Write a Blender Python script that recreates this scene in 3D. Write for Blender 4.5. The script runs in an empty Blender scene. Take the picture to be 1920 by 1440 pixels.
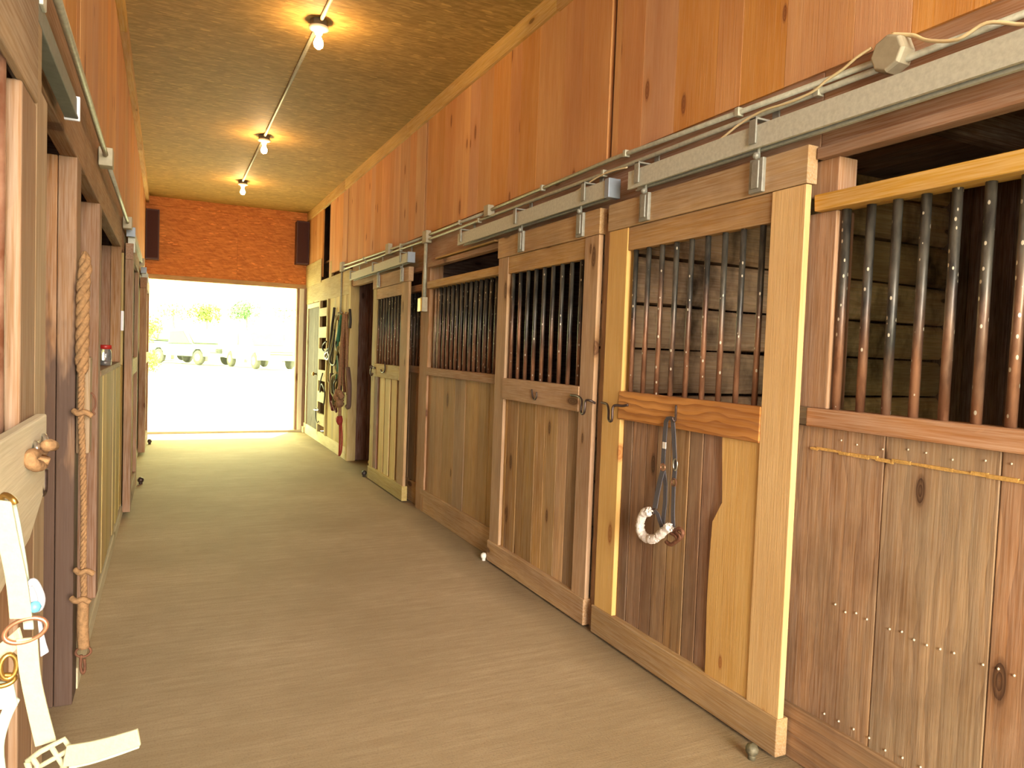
import bpy, bmesh, math, random
from mathutils import Vector, Matrix, noise
random.seed(7)
PI = math.pi
S = bpy.context.scene
COL = S.collection

# ------------------------------------------------------------------ camera
EYE = Vector((0, 0, 1.46))
R_ = Vector((0.90143894, -0.4313669, 0.03647508))
U_ = Vector((-0.01417753, 0.05479427, 0.99839701))
F_ = Vector((0.43267405, 0.90051107, -0.04327798))
FPX = 1350.0
cam = bpy.data.cameras.new('camera')
cam.sensor_width = 36; cam.sensor_fit = 'HORIZONTAL'
cam.lens = FPX / 1920 * 36
cam.clip_start = 0.02; cam.clip_end = 500
co = bpy.data.objects.new('camera', cam); COL.objects.link(co)
co.matrix_world = Matrix(((R_.x, U_.x, -F_.x, 0), (R_.y, U_.y, -F_.y, 0), (R_.z, U_.z, -F_.z, EYE.z), (0, 0, 0, 1)))
S.camera = co
S.view_settings.view_transform = 'Standard'
S.view_settings.look = 'None'
S.view_settings.gamma = 1
S.view_settings.exposure = 0.0

def ray(x, y):
    return (x - 960) / FPX * R_ - (y - 720) / FPX * U_ + F_
def atx(x, y, X):            # measured pixel -> point on a wall plane
    d = ray(x, y); return EYE + d * (X / d.x)
def aty(x, y, Y):
    d = ray(x, y); return EYE + d * (Y / d.y)

# ------------------------------------------------------------------ materials
def srgb(r, g, b):
    f = lambda c: (c / 255 / 12.92) if c / 255 <= .04045 else ((c / 255 + .055) / 1.055) ** 2.4
    return (f(r), f(g), f(b), 1)

class NT:
    def __init__(s, name):
        s.m = bpy.data.materials.new(name); s.m.use_nodes = True
        s.t = s.m.node_tree; s.n = s.t.nodes; s.l = s.t.links
        s.b = s.n['Principled BSDF']
    def new(s, t, **kw):
        n = s.n.new(t)
        for k, v in kw.items(): setattr(n, k, v)
        return n
    def link(s, a, b): s.l.new(a, b)
    def put(s, sock, v):
        if hasattr(v, 'is_output') or isinstance(v, bpy.types.NodeSocket): s.link(v, sock)
        else: sock.default_value = v
    def scale(s, v, sc):
        n = s.new('ShaderNodeVectorMath', operation='MULTIPLY'); s.put(n.inputs[0], v); n.inputs[1].default_value = sc
        return n.outputs[0]
    def add(s, a, b):
        n = s.new('ShaderNodeVectorMath', operation='ADD'); s.put(n.inputs[0], a); s.put(n.inputs[1], b)
        return n.outputs[0]
    def noise(s, v, scale=1, detail=3, rough=.55, dist=0):
        n = s.new('ShaderNodeTexNoise'); s.put(n.inputs['Vector'], v)
        n.inputs['Scale'].default_value = scale; n.inputs['Detail'].default_value = detail
        n.inputs['Roughness'].default_value = rough; n.inputs['Distortion'].default_value = dist
        return n.outputs['Fac']
    def ramp(s, f, stops):
        n = s.new('ShaderNodeValToRGB'); s.link(f, n.inputs[0])
        e = n.color_ramp.elements
        e[0].position, e[0].color = stops[0][0], stops[0][1]
        e[1].position, e[1].color = stops[-1][0], stops[-1][1]
        for p, c in stops[1:-1]:
            x = e.new(p); x.color = c
        return n.outputs[0]
    def mr(s, f, a, b, c=0, d=1):
        n = s.new('ShaderNodeMapRange'); s.put(n.inputs[0], f)
        for i, v in enumerate((a, b, c, d)): n.inputs[i + 1].default_value = v
        return n.outputs[0]
    def math(s, op, a, b=0.0):
        n = s.new('ShaderNodeMath', operation=op); s.put(n.inputs[0], a); s.put(n.inputs[1], b)
        return n.outputs[0]
    def mix(s, f, a, b, mode='MIX'):
        n = s.new('ShaderNodeMix', data_type='RGBA', blend_type=mode)
        s.put(n.inputs[0], f); s.put(n.inputs[6], a); s.put(n.inputs[7], b)
        return n.outputs[2]
    def bump(s, h, strength=.3, dist=.004):
        n = s.new('ShaderNodeBump'); s.link(h, n.inputs['Height'])
        n.inputs['Strength'].default_value = strength; n.inputs['Distance'].default_value = dist
        s.link(n.outputs[0], s.b.inputs['Normal'])

def c4(c): return c if len(c) == 4 else (*c, 1)

def wood(name, light, dark, knot=None, knots=.35, rings=.35, tone=.35, grey=None, greyamt=.4, dirt=None, dirtamt=.0, rough=.75, ringscale=9, fine=.35, huevar=.0045, stain=None):
    light, dark = c4(light), c4(dark)
    k = NT(name)
    gc = k.new('ShaderNodeAttribute', attribute_name='gc').outputs['Vector']
    br = k.new('ShaderNodeAttribute', attribute_name='brd').outputs['Fac']
    # growth rings: long wandering bands along the grain
    warp = k.noise(k.scale(gc, (1.1, 5, 5)), 1, 3, .5)
    wv = k.new('ShaderNodeTexWave', wave_type='BANDS', bands_direction='Y', wave_profile='SAW')
    k.link(k.scale(gc, (.35, 1, 1)), wv.inputs['Vector'])
    wv.inputs['Scale'].default_value = ringscale; wv.inputs['Distortion'].default_value = 7
    wv.inputs['Detail'].default_value = 2; wv.inputs['Detail Scale'].default_value = 1.1; wv.inputs['Detail Roughness'].default_value = .55
    f1 = k.noise(k.scale(gc, (1.3, 21, 21)), 1, 5, .62)
    f2 = k.noise(k.scale(gc, (5, 150, 150)), 1, 3, .6)
    base = k.mix(k.mr(warp, .3, .7), dark, light)
    base = k.mix(k.math('MULTIPLY', k.mr(wv.outputs['Fac'], .35, 1), rings), base, dark)
    base = k.mix(k.math('MULTIPLY', k.mr(f1, .45, .75), .5), base, dark)
    base = k.mix(k.math('MULTIPLY', k.mr(f2, .35, .75), fine), base, k.mix(.5, light, (1, .92, .8, 1)))
    if grey:
        g = k.noise(k.scale(gc, (.9, 3.2, 3.2)), 1.3, 4, .6)
        base = k.mix(k.math('MULTIPLY', k.mr(g, .42, .68), greyamt), base, c4(grey))
    # per board tone
    hs = k.new('ShaderNodeHueSaturation'); k.link(base, hs.inputs['Color'])
    k.link(k.mr(br, 0, 1, 1 - tone, 1 + tone), hs.inputs['Value'])
    k.link(k.mr(k.math('FRACT', k.math('MULTIPLY', br, 7.3)), 0, 1, .5005 - huevar, .5005 + huevar), hs.inputs['Hue'])
    k.link(k.mr(k.math('FRACT', k.math('MULTIPLY', br, 3.7)), 0, 1, .88, 1.08), hs.inputs['Saturation'])
    base = hs.outputs[0]
    if knots > 0:
        vo = k.new('ShaderNodeTexVoronoi', voronoi_dimensions='2D')
        wob = k.scale(k.new('ShaderNodeTexNoise').outputs['Color'], (0, 0, 0))
        k.link(k.scale(gc, (1.9, 5.5, 0)), vo.inputs['Vector']); vo.inputs['Scale'].default_value = 1
        sel = k.new('ShaderNodeSeparateColor'); k.link(vo.outputs['Color'], sel.inputs[0])
        on = k.math('LESS_THAN', sel.outputs[0], knots)
        size = k.mr(sel.outputs[1], 0, 1, .05, .13)
        d = k.math('DIVIDE', k.math('ADD', vo.outputs['Distance'], k.mr(f1, 0, 1, -.02, .02)), size)
        core = k.math('MULTIPLY', k.mr(d, .75, 1.15, 1, 0), on)
        halo = k.math('MULTIPLY', k.mr(d, .8, 2.6, .55, 0), on)
        kc = c4(knot or tuple(c * .35 for c in dark[:3]))
        base = k.mix(halo, base, dark)
        base = k.mix(k.math('MULTIPLY', core, k.mr(k.math('FRACT', k.math('MULTIPLY', d, 2.5)), 0, 1, .55, .95)), base, kc)
    if dirtamt > 0:
        p = k.new('ShaderNodeNewGeometry').outputs['Position']
        dn = k.noise(k.scale(p, (2.2, 2.2, 1.4)), 1.2, 5, .62)
        base = k.mix(k.math('MULTIPLY', k.mr(dn, .46, .66), dirtamt), base, c4(dirt))
    if stain:
        p = k.new('ShaderNodeNewGeometry').outputs['Position']
        sz = k.new('ShaderNodeSeparateXYZ'); k.link(p, sz.inputs[0])
        hz = k.math('ADD', sz.outputs[2], k.mr(k.noise(k.scale(p, (7, 7, 1.6)), 1, 4, .6), .3, .7, -.45, .45))
        base = k.mix(k.mr(hz, 1.2, 1.45, .85, 0), base, c4(stain))
    k.link(base, k.b.inputs['Base Color'])
    k.link(k.mr(f1, 0, 1, rough - .1, rough + .12), k.b.inputs['Roughness'])
    k.b.inputs['Specular IOR Level'].default_value = .3
    k.bump(k.math('ADD', f2, k.math('MULTIPLY', f1, 1.5)), .35, .003)
    return k.m

def plain(name, col, rough=.6, metal=0, var=.2, scale=14, col2=None, bump=0, spec=.5):
    k = NT(name)
    p = k.new('ShaderNodeNewGeometry').outputs['Position']
    n = k.noise(p, scale, 4, .6)
    col = c4(col); col2 = c4(col2) if col2 else tuple(c * (1 - var) for c in col[:3]) + (1,)
    k.link(k.mix(k.mr(n, .35, .65), col2, col), k.b.inputs['Base Color'])
    k.b.inputs['Roughness'].default_value = rough; k.b.inputs['Metallic'].default_value = metal
    k.b.inputs['Specular IOR Level'].default_value = spec
    if bump: k.bump(n, bump, .004)
    return k.m

M = {}
M['orange'] = wood('orange_pine', srgb(210, 152, 92), srgb(186, 124, 68), srgb(124, 70, 40), .22, .25, .06, fine=.18, ringscale=4)
M['beam'] = wood('beam_pine', srgb(168, 120, 78), srgb(128, 86, 54), srgb(84, 48, 30), .18, .3, .15, srgb(132, 104, 66), .3)
M['weather'] = wood('weathered_board', srgb(176, 132, 88), srgb(112, 76, 48), srgb(60, 38, 26), .22, .75, .14, srgb(140, 120, 94), .6, srgb(84, 58, 40), .4, ringscale=6, fine=.25, huevar=.008)
M['tan'] = wood('tan_board', srgb(188, 146, 88), srgb(146, 104, 58), srgb(84, 50, 28), .25, .35, .14, srgb(140, 116, 84), .3, srgb(96, 68, 44), .2)
M['mixed'] = wood('mixed_board', srgb(194, 148, 82), srgb(142, 100, 52), srgb(84, 52, 28), .4, .45, .26, srgb(124, 108, 86), .3, srgb(90, 62, 40), .2)
M['pale'] = wood('new_pine', srgb(212, 172, 112), srgb(190, 146, 86), srgb(150, 92, 44), .22, .2, .08, fine=.15, ringscale=4)
M['fir'] = wood('fir_rail', srgb(222, 160, 90), srgb(140, 84, 40), None, 0, .9, .0, ringscale=9, fine=.1)
M['log'] = wood('old_log', srgb(222, 180, 130), srgb(150, 108, 72), srgb(60, 40, 26), .2, .4, .2, srgb(176, 154, 122), .4, srgb(40, 27, 19), .92)
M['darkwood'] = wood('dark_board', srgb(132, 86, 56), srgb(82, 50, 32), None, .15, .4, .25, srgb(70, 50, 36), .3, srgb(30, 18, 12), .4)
M['red'] = wood('reddish_board', srgb(124, 66, 42), srgb(80, 40, 26), None, .2, .4, .2, dirt=srgb(46, 24, 18), dirtamt=.35)
M['jamb'] = wood('stained_jamb', srgb(168, 118, 70), srgb(118, 78, 50), None, .05, .3, .1, srgb(104, 78, 58), .4, stain=srgb(78, 60, 52))
M['leftwood'] = wood('left_board', srgb(160, 116, 76), srgb(116, 78, 50), srgb(84, 46, 30), .25, .3, .12, srgb(146, 112, 82), .35, srgb(92, 60, 42), .2)
M['grim'] = wood('grimy_door_board', srgb(168, 136, 94), srgb(128, 98, 66), None, .1, .25, .1, srgb(150, 130, 102), .5, srgb(104, 80, 62), .3)
M['grey'] = wood('grey_plank', srgb(212, 200, 172), srgb(176, 162, 134), None, .05, .15, .05, srgb(190, 184, 166), .4)
M['batten'] = wood('pale_batten', srgb(222, 200, 128), srgb(190, 162, 96), None, .1, .2, .05)
M['deep'] = wood('deep_brown_board', srgb(60, 38, 28), srgb(38, 24, 19), None, .1, .3, .12)
M['yellow'] = wood('daylit_tan_board', srgb(196, 172, 100), srgb(154, 126, 66), srgb(120, 84, 40), .15, .25, .18, srgb(170, 152, 100), .3)  # tan boards with the yellow of the far daylight put into the colour
M['whitish'] = wood('limed_board', srgb(214, 202, 164), srgb(176, 160, 122), None, .1, .2, .12)
M['daylit_edge'] = wood('daylit_edge_board', srgb(232, 226, 204), srgb(206, 198, 172), None, 0, .1, .05)  # whiteness of a daylit edge put into the colour
M['trimw'] = wood('ceiling_trim_pine', srgb(206, 164, 78), srgb(166, 120, 50), None, .1, .25, .12)

def osb(name, a, b, c, sc=1.0):
    k = NT(name)
    gc = k.new('ShaderNodeAttribute', attribute_name='gc').outputs['Vector']
    w = k.new('ShaderNodeTexNoise'); k.link(gc, w.inputs['Vector']); w.inputs['Scale'].default_value = 5; w.inputs['Detail'].default_value = 2
    g2 = k.add(gc, k.scale(w.outputs['Color'], (.05, .05, 0)))
    def strands(v):
        vo = k.new('ShaderNodeTexVoronoi', voronoi_dimensions='2D'); k.link(v, vo.inputs['Vector']); vo.inputs['Scale'].default_value = 1
        s_ = k.new('ShaderNodeSeparateColor'); k.link(vo.outputs['Color'], s_.inputs[0]); return s_.outputs
    s1 = strands(k.scale(g2, (9 * sc, 46 * sc, 0)))
    s2 = strands(k.scale(g2, (15 * sc, 60 * sc, 0)))
    rot = k.new('ShaderNodeVectorRotate', rotation_type='Z_AXIS'); k.link(g2, rot.inputs['Vector']); rot.inputs['Angle'].default_value = .8
    s3 = strands(k.scale(rot.outputs[0], (11 * sc, 50 * sc, 0)))
    f = k.math('ADD', k.math('MULTIPLY', s1[0], .5), k.math('ADD', k.math('MULTIPLY', s2[1], .28), k.math('MULTIPLY', s3[0], .22)))
    base = k.ramp(f, [(.15, c4(a)), (.5, c4(b)), (.86, c4(c))])
    dk = k.noise(k.scale(gc, (.8, 1.5, 1)), 1.6, 4, .6)
    base = k.mix(k.mr(dk, .6, .8, 0, .38), base, tuple(x * .45 for x in c4(a)[:3]) + (1,))
    lc = k.math('MULTIPLY', k.math('GREATER_THAN', s2[2], .975), .55)
    base = k.mix(lc, base, tuple(min(1, x * 1.5) for x in c4(c)[:3]) + (1,))
    k.link(base, k.b.inputs['Base Color']); k.b.inputs['Roughness'].default_value = .7
    k.b.inputs['Specular IOR Level'].default_value = .25
    k.bump(f, .25, .002)
    return k.m
M['osb'] = osb('strand_board_ceiling', srgb(146, 116, 62), srgb(162, 128, 70), srgb(184, 148, 84), 1.3)
M['osbw'] = osb('strand_board_wall', srgb(168, 96, 42), srgb(188, 112, 52), srgb(204, 128, 64), 1.2)

def concrete():
    k = NT('broomed_concrete')
    p = k.new('ShaderNodeNewGeometry').outputs['Position']
    n1 = k.noise(k.scale(p, (.8, .8, 1)), 1, 5, .6)
    n2 = k.noise(k.scale(p, (2, 30, 1)), 1, 4, .65)
    n4 = k.noise(k.scale(p, (9, 110, 1)), 1, 3, .65)
    n3 = k.noise(p, 130, 2, .7)
    base = k.mix(k.mr(n1, .35, .65), srgb(166, 146, 116), srgb(190, 170, 140))
    base = k.mix(k.mr(n2, .35, .7, 0, .5), base, srgb(150, 128, 98))
    base = k.mix(k.mr(n4, .45, .7, 0, .4), base, srgb(140, 118, 92))
    base = k.mix(k.mr(n3, .52, .75, 0, .5), base, srgb(118, 98, 78))
    sp = k.noise(k.scale(p, (2.5, 4, 1)), 1, 6, .7)
    base = k.mix(k.mr(sp, .64, .74, 0, .35), base, srgb(112, 92, 72))
    # soft shadow at the foot of the right hand stall fronts, painted in
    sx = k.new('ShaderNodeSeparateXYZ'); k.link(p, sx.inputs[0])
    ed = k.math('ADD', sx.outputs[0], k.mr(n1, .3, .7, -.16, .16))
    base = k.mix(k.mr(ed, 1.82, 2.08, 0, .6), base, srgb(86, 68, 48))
    k.link(base, k.b.inputs['Base Color'])
    k.b.inputs['Roughness'].default_value = .75
    k.b.inputs['Specular IOR Level'].default_value = .3
    k.bump(k.math('ADD', k.math('ADD', n4, n2), n3), .3, .004)
    return k.m
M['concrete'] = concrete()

def barmat():
    k = NT('flyspecked_iron_bar')
    p = k.new('ShaderNodeNewGeometry').outputs['Position']
    n = k.noise(k.scale(p, (30, 30, 8)), 1, 4, .6)
    z = k.new('ShaderNodeSeparateXYZ'); k.link(p, z.inputs[0])
    big = k.noise(k.scale(p, (6, 6, 1.2)), 1, 3, .6)
    rz = k.math('ADD', z.outputs[2], k.mr(big, .3, .7, -.22, .22))
    base = k.mix(k.mr(n, .35, .65), srgb(46, 44, 42), srgb(92, 88, 80))
    base = k.mix(k.mr(rz, 1.72, 1.42, 0, .85), base, k.mix(k.mr(n, .4, .6), srgb(118, 78, 54), srgb(152, 106, 76)))
    vo = k.new('ShaderNodeTexVoronoi'); k.link(k.scale(p, (55, 55, 30)), vo.inputs['Vector']); vo.inputs['Scale'].default_value = 1
    s_ = k.new('ShaderNodeSeparateColor'); k.link(vo.outputs['Color'], s_.inputs[0])
    sp = k.math('MULTIPLY', k.math('LESS_THAN', vo.outputs['Distance'], .2), k.math('LESS_THAN', s_.outputs[0], .3))
    base = k.mix(sp, base, srgb(200, 192, 172))
    k.link(base, k.b.inputs['Base Color']); k.b.inputs['Roughness'].default_value = .42; k.b.inputs['Metallic'].default_value = .35
    k.bump(n, .3, .002)
    return k.m
M['bar'] = barmat()
M['barr'] = plain('rusty_worn_bar', srgb(168, 128, 104), .4, .3, .5, 12, srgb(120, 74, 52))
M['barl'] = plain('worn_light_bar', srgb(176, 150, 128), .4, .5, .4, 20)
M['galv'] = plain('galvanised_steel', srgb(196, 196, 182), .6, .15, .18, 60)
M['galvd'] = plain('dusty_conduit', srgb(180, 178, 158), .5, .2, .25, 40)
M['galvs'] = plain('darker_steel', srgb(150, 148, 138), .55, .3, .2, 50)  # galvanised steel in a darker tone for hangers and brackets
M['slate'] = plain('slate_grey_steel', srgb(112, 118, 112), .6, .1, .2, 30)
M['capblue'] = plain('grey_end_cap', srgb(140, 150, 164), .5, .2, .1)
M['capwhite'] = plain('white_end_cap', srgb(222, 222, 232), .5, .0, .05)
M['steel'] = plain('bright_steel', srgb(196, 190, 180), .3, .9, .15, 40)
M['iron'] = plain('dark_iron', srgb(88, 72, 66), .42, .7, .3, 40)
M['rust'] = plain('rusty_iron', srgb(128, 84, 60), .7, .4, .4, 50)
M['brass'] = plain('brass', srgb(176, 138, 74), .35, .9, .15, 40)
M['copper'] = plain('copper_ring', srgb(196, 140, 110), .35, .8, .2, 40)
M['cable'] = plain('cream_cable', srgb(226, 206, 160), .5, 0, .1)
M['porcelain'] = plain('white_porcelain', srgb(236, 226, 206), .35, 0, .05)
M['box'] = plain('grey_box', srgb(168, 158, 134), .6, .2, .15, 30)
M['boxd'] = plain('dark_box', srgb(96, 84, 66), .6, .2, .2, 30)
M['speaker'] = plain('dark_brown_cabinet', srgb(74, 36, 30), .6, 0, .2, 10)
M['grille'] = plain('speaker_cloth', srgb(66, 32, 30), .9, 0, .2, 200, bump=.3)
M['cream'] = plain('cream_nylon', srgb(168, 161, 130), .8, 0, .08, 160, bump=.25)
M['creamd'] = plain('cream_nylon_back', srgb(160, 168, 150), .8, 0, .1, 160)
M['navy'] = plain('grey_blue_nylon', srgb(84, 80, 84), .75, 0, .2, 120, bump=.2)
M['fleece'] = plain('white_fleece', srgb(226, 214, 204), .95, 0, .2, 90, bump=1.0)
M['tag'] = plain('white_tag', srgb(222, 216, 206), .7, 0, .05)
M['plastic'] = plain('pale_plastic', srgb(164, 164, 172), .25, 0, .1)
M['bluetag'] = plain('blue_plastic', srgb(92, 168, 204), .4, 0, .1)
M['rope'] = plain('tan_rope', srgb(166, 126, 84), .9, 0, .4, 70, bump=.8)
M['ropeb'] = plain('brown_rope', srgb(150, 112, 80), .9, 0, .35, 60, bump=.6)
M['ropeg'] = plain('pale_green_rope', srgb(156, 150, 106), .85, 0, .3, 50, bump=.4)
M['olive'] = plain('olive_rope', srgb(84, 80, 52), .85, 0, .3, 50, bump=.4)
M['roper'] = plain('red_rope', srgb(150, 46, 38), .8, 0, .3, 60, bump=.5)
M['maroon'] = plain('maroon_web', srgb(112, 48, 58), .8, 0, .3, 60)
M['black'] = plain('black_leather', srgb(52, 44, 40), .55, 0, .3, 40)
M['teal'] = plain('teal_web', srgb(64, 140, 122), .8, 0, .25, 60)
M['knob'] = plain('grimy_grey_knob', srgb(112, 104, 82), .6, .2, .5, 50, bump=.5)
M['redlid'] = plain('red_lid', srgb(170, 40, 34), .4, 0, .1)
M['hay'] = plain('dry_chaff', srgb(200, 156, 84), .95, 0, .25, 90, bump=.6)
M['nail'] = plain('pale_nail', srgb(206, 196, 176), .5, .2, .1)
M['gravel'] = plain('pale_gravel', (.62, .62, .56), .95, 0, .1, 3, bump=.1)
M['leafy'] = plain('bright_leaf', (.20, .28, .05), .7, 0, .5, 1.2)
M['leafg'] = plain('green_leaf', (.10, .22, .07), .7, 0, .4, 1.2)
M['bark'] = plain('grey_bark', (.22, .2, .15), .9, 0, .3, 8)
M['carsilver'] = plain('silver_green_paint', (.13, .16, .12), .3, .0, .08, 2)
M['cargrey'] = plain('pale_grey_paint', (.13, .16, .14), .3, .0, .08, 2)
M['carwhite'] = plain('white_paint', (.8, .8, .78), .3, 0, .04, 2)
M['tyre'] = plain('tyre_rubber', (.10, .10, .08), .8, 0, .2, 8)  # black lifted, outdoor glare put into the colour
M['carglass'] = plain('tinted_glass', (.12, .16, .08), .1, 0, .1, 2)  # dark glass paled to carry the outdoor glare
M['chrome'] = plain('chrome', (.6, .6, .6), .2, .8, .05)
M['siding'] = plain('white_siding', (.75, .75, .7), .7, 0, .05, 1)

def emit(name, col, st):
    k = NT(name); k.b.inputs['Base Color'].default_value = (.9, .8, .6, 1)
    k.b.inputs['Emission Color'].default_value = c4(col); k.b.inputs['Emission Strength'].default_value = st
    return k.m
M['bulb'] = emit('lit_bulb', (1, .62, .27), 330)
def glassmat():
    k = NT('clear_glass'); k.b.inputs['Transmission Weight'].default_value = .9
    k.b.inputs['Roughness'].default_value = .05; k.b.inputs['Base Color'].default_value = (.9, .92, .92, 1); return k.m
M['glass'] = glassmat()

# ------------------------------------------------------------------ mesh builder
def wloc(o):
    v = Vector((0, 0, 0))
    while o: v += o.location; o = o.parent
    return v

class MB:
    def __init__(s): s.v = []; s.f = []; s.g = []; s.b = []; s.sm = []
    def _add(s, vs, fs, gs, br, smooth=False):
        o = len(s.v); s.v += [Vector(v) for v in vs]; s.g += gs; s.b += [br] * len(vs)
        for f in fs: s.f.append(tuple(i + o for i in f)); s.sm.append(smooth)
    def box(s, x, y, z, grain='z', br=None, tilt=0, wob=0):
        br = random.random() if br is None else br
        off = Vector((random.random() * 40, random.random() * 40, random.random() * 10))
        vs = [Vector((x[i], y[j], z[k])) for i in (0, 1) for j in (0, 1) for k in (0, 1)]
        if wob: vs = [v + Vector((random.uniform(-1, 1), random.uniform(-1, 1), random.uniform(-1, 1))) * wob for v in vs]
        fs = [(0, 1, 3, 2), (4, 6, 7, 5), (0, 4, 5, 1), (2, 3, 7, 6), (0, 2, 6, 4), (1, 5, 7, 3)]
        ax = 'xyz'.index(grain)
        dims = [abs(x[1] - x[0]), abs(y[1] - y[0]), abs(z[1] - z[0])]
        rest = sorted([i for i in range(3) if i != ax], key=lambda i: -dims[i])
        gs = [Vector((v[ax], v[rest[0]] + .31 * v[rest[1]], v[rest[1]])) + off for v in vs]
        s._add(vs, fs, gs, br); return s
    def tube(s, pts, r, n=10, cap=True, br=None):
        pts = [Vector(p) for p in pts]; br = random.random() if br is None else br
        rs = r if isinstance(r, (list, tuple)) else [r] * len(pts)
        t0 = (pts[1] - pts[0]).normalized()
        a = t0.orthogonal().normalized(); vs = []; gs = []; L = 0; off = random.random() * 30
        for i, p in enumerate(pts):
            t = ((pts[min(i + 1, len(pts) - 1)] - p).normalized() + (p - pts[max(i - 1, 0)]).normalized())
            t = t.normalized() if t.length > 1e-6 else t0
            a = (a - t * a.dot(t)); a = a.normalized() if a.length > 1e-6 else t.orthogonal().normalized()
            b = t.cross(a)
            if i: L += (p - pts[i - 1]).length
            for k in range(n):
                w = 2 * PI * k / n
                vs.append(p + (a * math.cos(w) + b * math.sin(w)) * rs[i]); gs.append(Vector((L + off, rs[i] * math.sin(w), 0)))
        fs = [(i * n + k, i * n + (k + 1) % n, (i + 1) * n + (k + 1) % n, (i + 1) * n + k) for i in range(len(pts) - 1) for k in range(n)]
        if cap: fs += [tuple(range(n))[::-1], tuple((len(pts) - 1) * n + k for k in range(n))]
        s._add(vs, fs, gs, br, True); return s
    def twist(s, pts, r, pitch=.1, n=3, m=8):         # laid rope of n strands
        pts = [Vector(p) for p in pts]; rs = r if isinstance(r, list) else [r] * len(pts)
        cum = [0]
        for a, b in zip(pts, pts[1:]): cum.append(cum[-1] + (b - a).length)
        steps = max(12, int(cum[-1] / pitch * 10)); out = [[] for _ in range(n)]; rr = []
        for q in range(steps + 1):
            d = cum[-1] * q / steps; i = 0
            while i < len(cum) - 2 and cum[i + 1] < d: i += 1
            f = (d - cum[i]) / max(cum[i + 1] - cum[i], 1e-6); c = pts[i].lerp(pts[i + 1], f); R = rs[i] * (1 - f) + rs[i + 1] * f
            t = (pts[i + 1] - pts[i]).normalized(); a = t.cross(Vector((.83, .42, .1))).normalized(); b = t.cross(a); rr.append(R * .56)
            for k in range(n):
                w = 2 * PI * (d / pitch + k / n); out[k].append(c + (a * math.cos(w) + b * math.sin(w)) * R * .52)
        for o in out: s.tube(o, rr, m)
        return s
    def lathe(s, c, axis, prof, n=20, br=.5):      # prof: (radius, height along axis)
        c = Vector(c); ax = Vector(axis).normalized(); a = ax.orthogonal().normalized(); b = ax.cross(a)
        vs = [c + ax * h + (a * math.cos(2 * PI * k / n) + b * math.sin(2 * PI * k / n)) * r for r, h in prof for k in range(n)]
        fs = [(i * n + k, i * n + (k + 1) % n, (i + 1) * n + (k + 1) % n, (i + 1) * n + k) for i in range(len(prof) - 1) for k in range(n)]
        fs += [tuple(range(n))[::-1], tuple((len(prof) - 1) * n + k for k in range(n))]
        s._add(vs, fs, [v.copy() for v in vs], br, True); return s
    def ball(s, c, r, n=12, sq=(1, 1, 1), jit=0):
        c = Vector(c); vs = []; fs = []
        for i in range(n // 2 + 1):
            th = PI * i / (n // 2)
            for k in range(n):
                ph = 2 * PI * k / n
                d = Vector((math.sin(th) * math.cos(ph), math.sin(th) * math.sin(ph), math.cos(th)))
                rr = r * (1 + jit * noise.noise(d * 3 + c * 9))
                vs.append(c + Vector((d.x * rr * sq[0], d.y * rr * sq[1], d.z * rr * sq[2])))
        fs = [(i * n + k, (i + 1) * n + k, (i + 1) * n + (k + 1) % n, i * n + (k + 1) % n) for i in range(n // 2) for k in range(n)]
        s._add(vs, fs, [v.copy() for v in vs], random.random(), True); return s
    def ring(s, c, a, b, r, t, n=28, m=8):          # torus spanned by a, b
        c, a, b = Vector(c), Vector(a).normalized(), Vector(b).normalized(); nn = a.cross(b)
        ra, rb = (r if isinstance(r, tuple) else (r, r))
        vs = []
        for i in range(n):
            w = 2 * PI * i / n; rad = (a * math.cos(w) + b * math.sin(w))
            for k in range(m):
                u = 2 * PI * k / m
                vs.append(c + a * math.cos(w) * ra + b * math.sin(w) * rb + rad * math.cos(u) * t + nn * math.sin(u) * t)
        fs = [(i * m + k, ((i + 1) % n) * m + k, ((i + 1) % n) * m + (k + 1) % m, i * m + (k + 1) % m) for i in range(n) for k in range(m)]
        s._add(vs, fs, [v.copy() for v in vs], .5, True); return s
    def ribbon(s, left, right, th):                  # strap between two edge lines
        left = [Vector(p) for p in left]; right = [Vector(p) for p in right]; n = len(left); vs = []
        for i in range(n):
            t = (left[min(i + 1, n - 1)] + right[min(i + 1, n - 1)] - left[max(i - 1, 0)] - right[max(i - 1, 0)]) * .5
            nn = t.cross(right[i] - left[i]); nn = nn.normalized() * th * .5 if nn.length > 1e-9 else Vector((0, th * .5, 0))
            vs += [left[i] + nn, right[i] + nn, right[i] - nn, left[i] - nn]
        fs = [(i * 4 + k, i * 4 + (k + 1) % 4, (i + 1) * 4 + (k + 1) % 4, (i + 1) * 4 + k) for i in range(n - 1) for k in range(4)]
        fs += [(3, 2, 1, 0), tuple((n - 1) * 4 + k for k in range(4))]
        s._add(vs, fs, [v.copy() for v in vs], .5); return s
    def strap(s, pts, wdir, w, th):
        wd = Vector(wdir).normalized() * w * .5
        return s.ribbon([Vector(p) - wd for p in pts], [Vector(p) + wd for p in pts], th)
    def prism(s, poly, axis, a, b, br=.5):            # polygon in the two other axes
        ax = 'xyz'.index(axis); o = [i for i in range(3) if i != ax]; vs = []
        for h in (a, b):
            for p in poly:
                v = [0, 0, 0]; v[ax] = h; v[o[0]] = p[0]; v[o[1]] = p[1]; vs.append(v)
        n = len(poly)
        fs = [tuple(range(n))[::-1], tuple(range(n, 2 * n))] + [(k, (k + 1) % n, n + (k + 1) % n, n + k) for k in range(n)]
        off = Vector((random.random() * 40, random.random() * 40, 0))
        s._add(vs, fs, [Vector((v[o[0]], v[o[1]] + v[ax] * .3, v[ax])) + off for v in vs], br); return s
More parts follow.
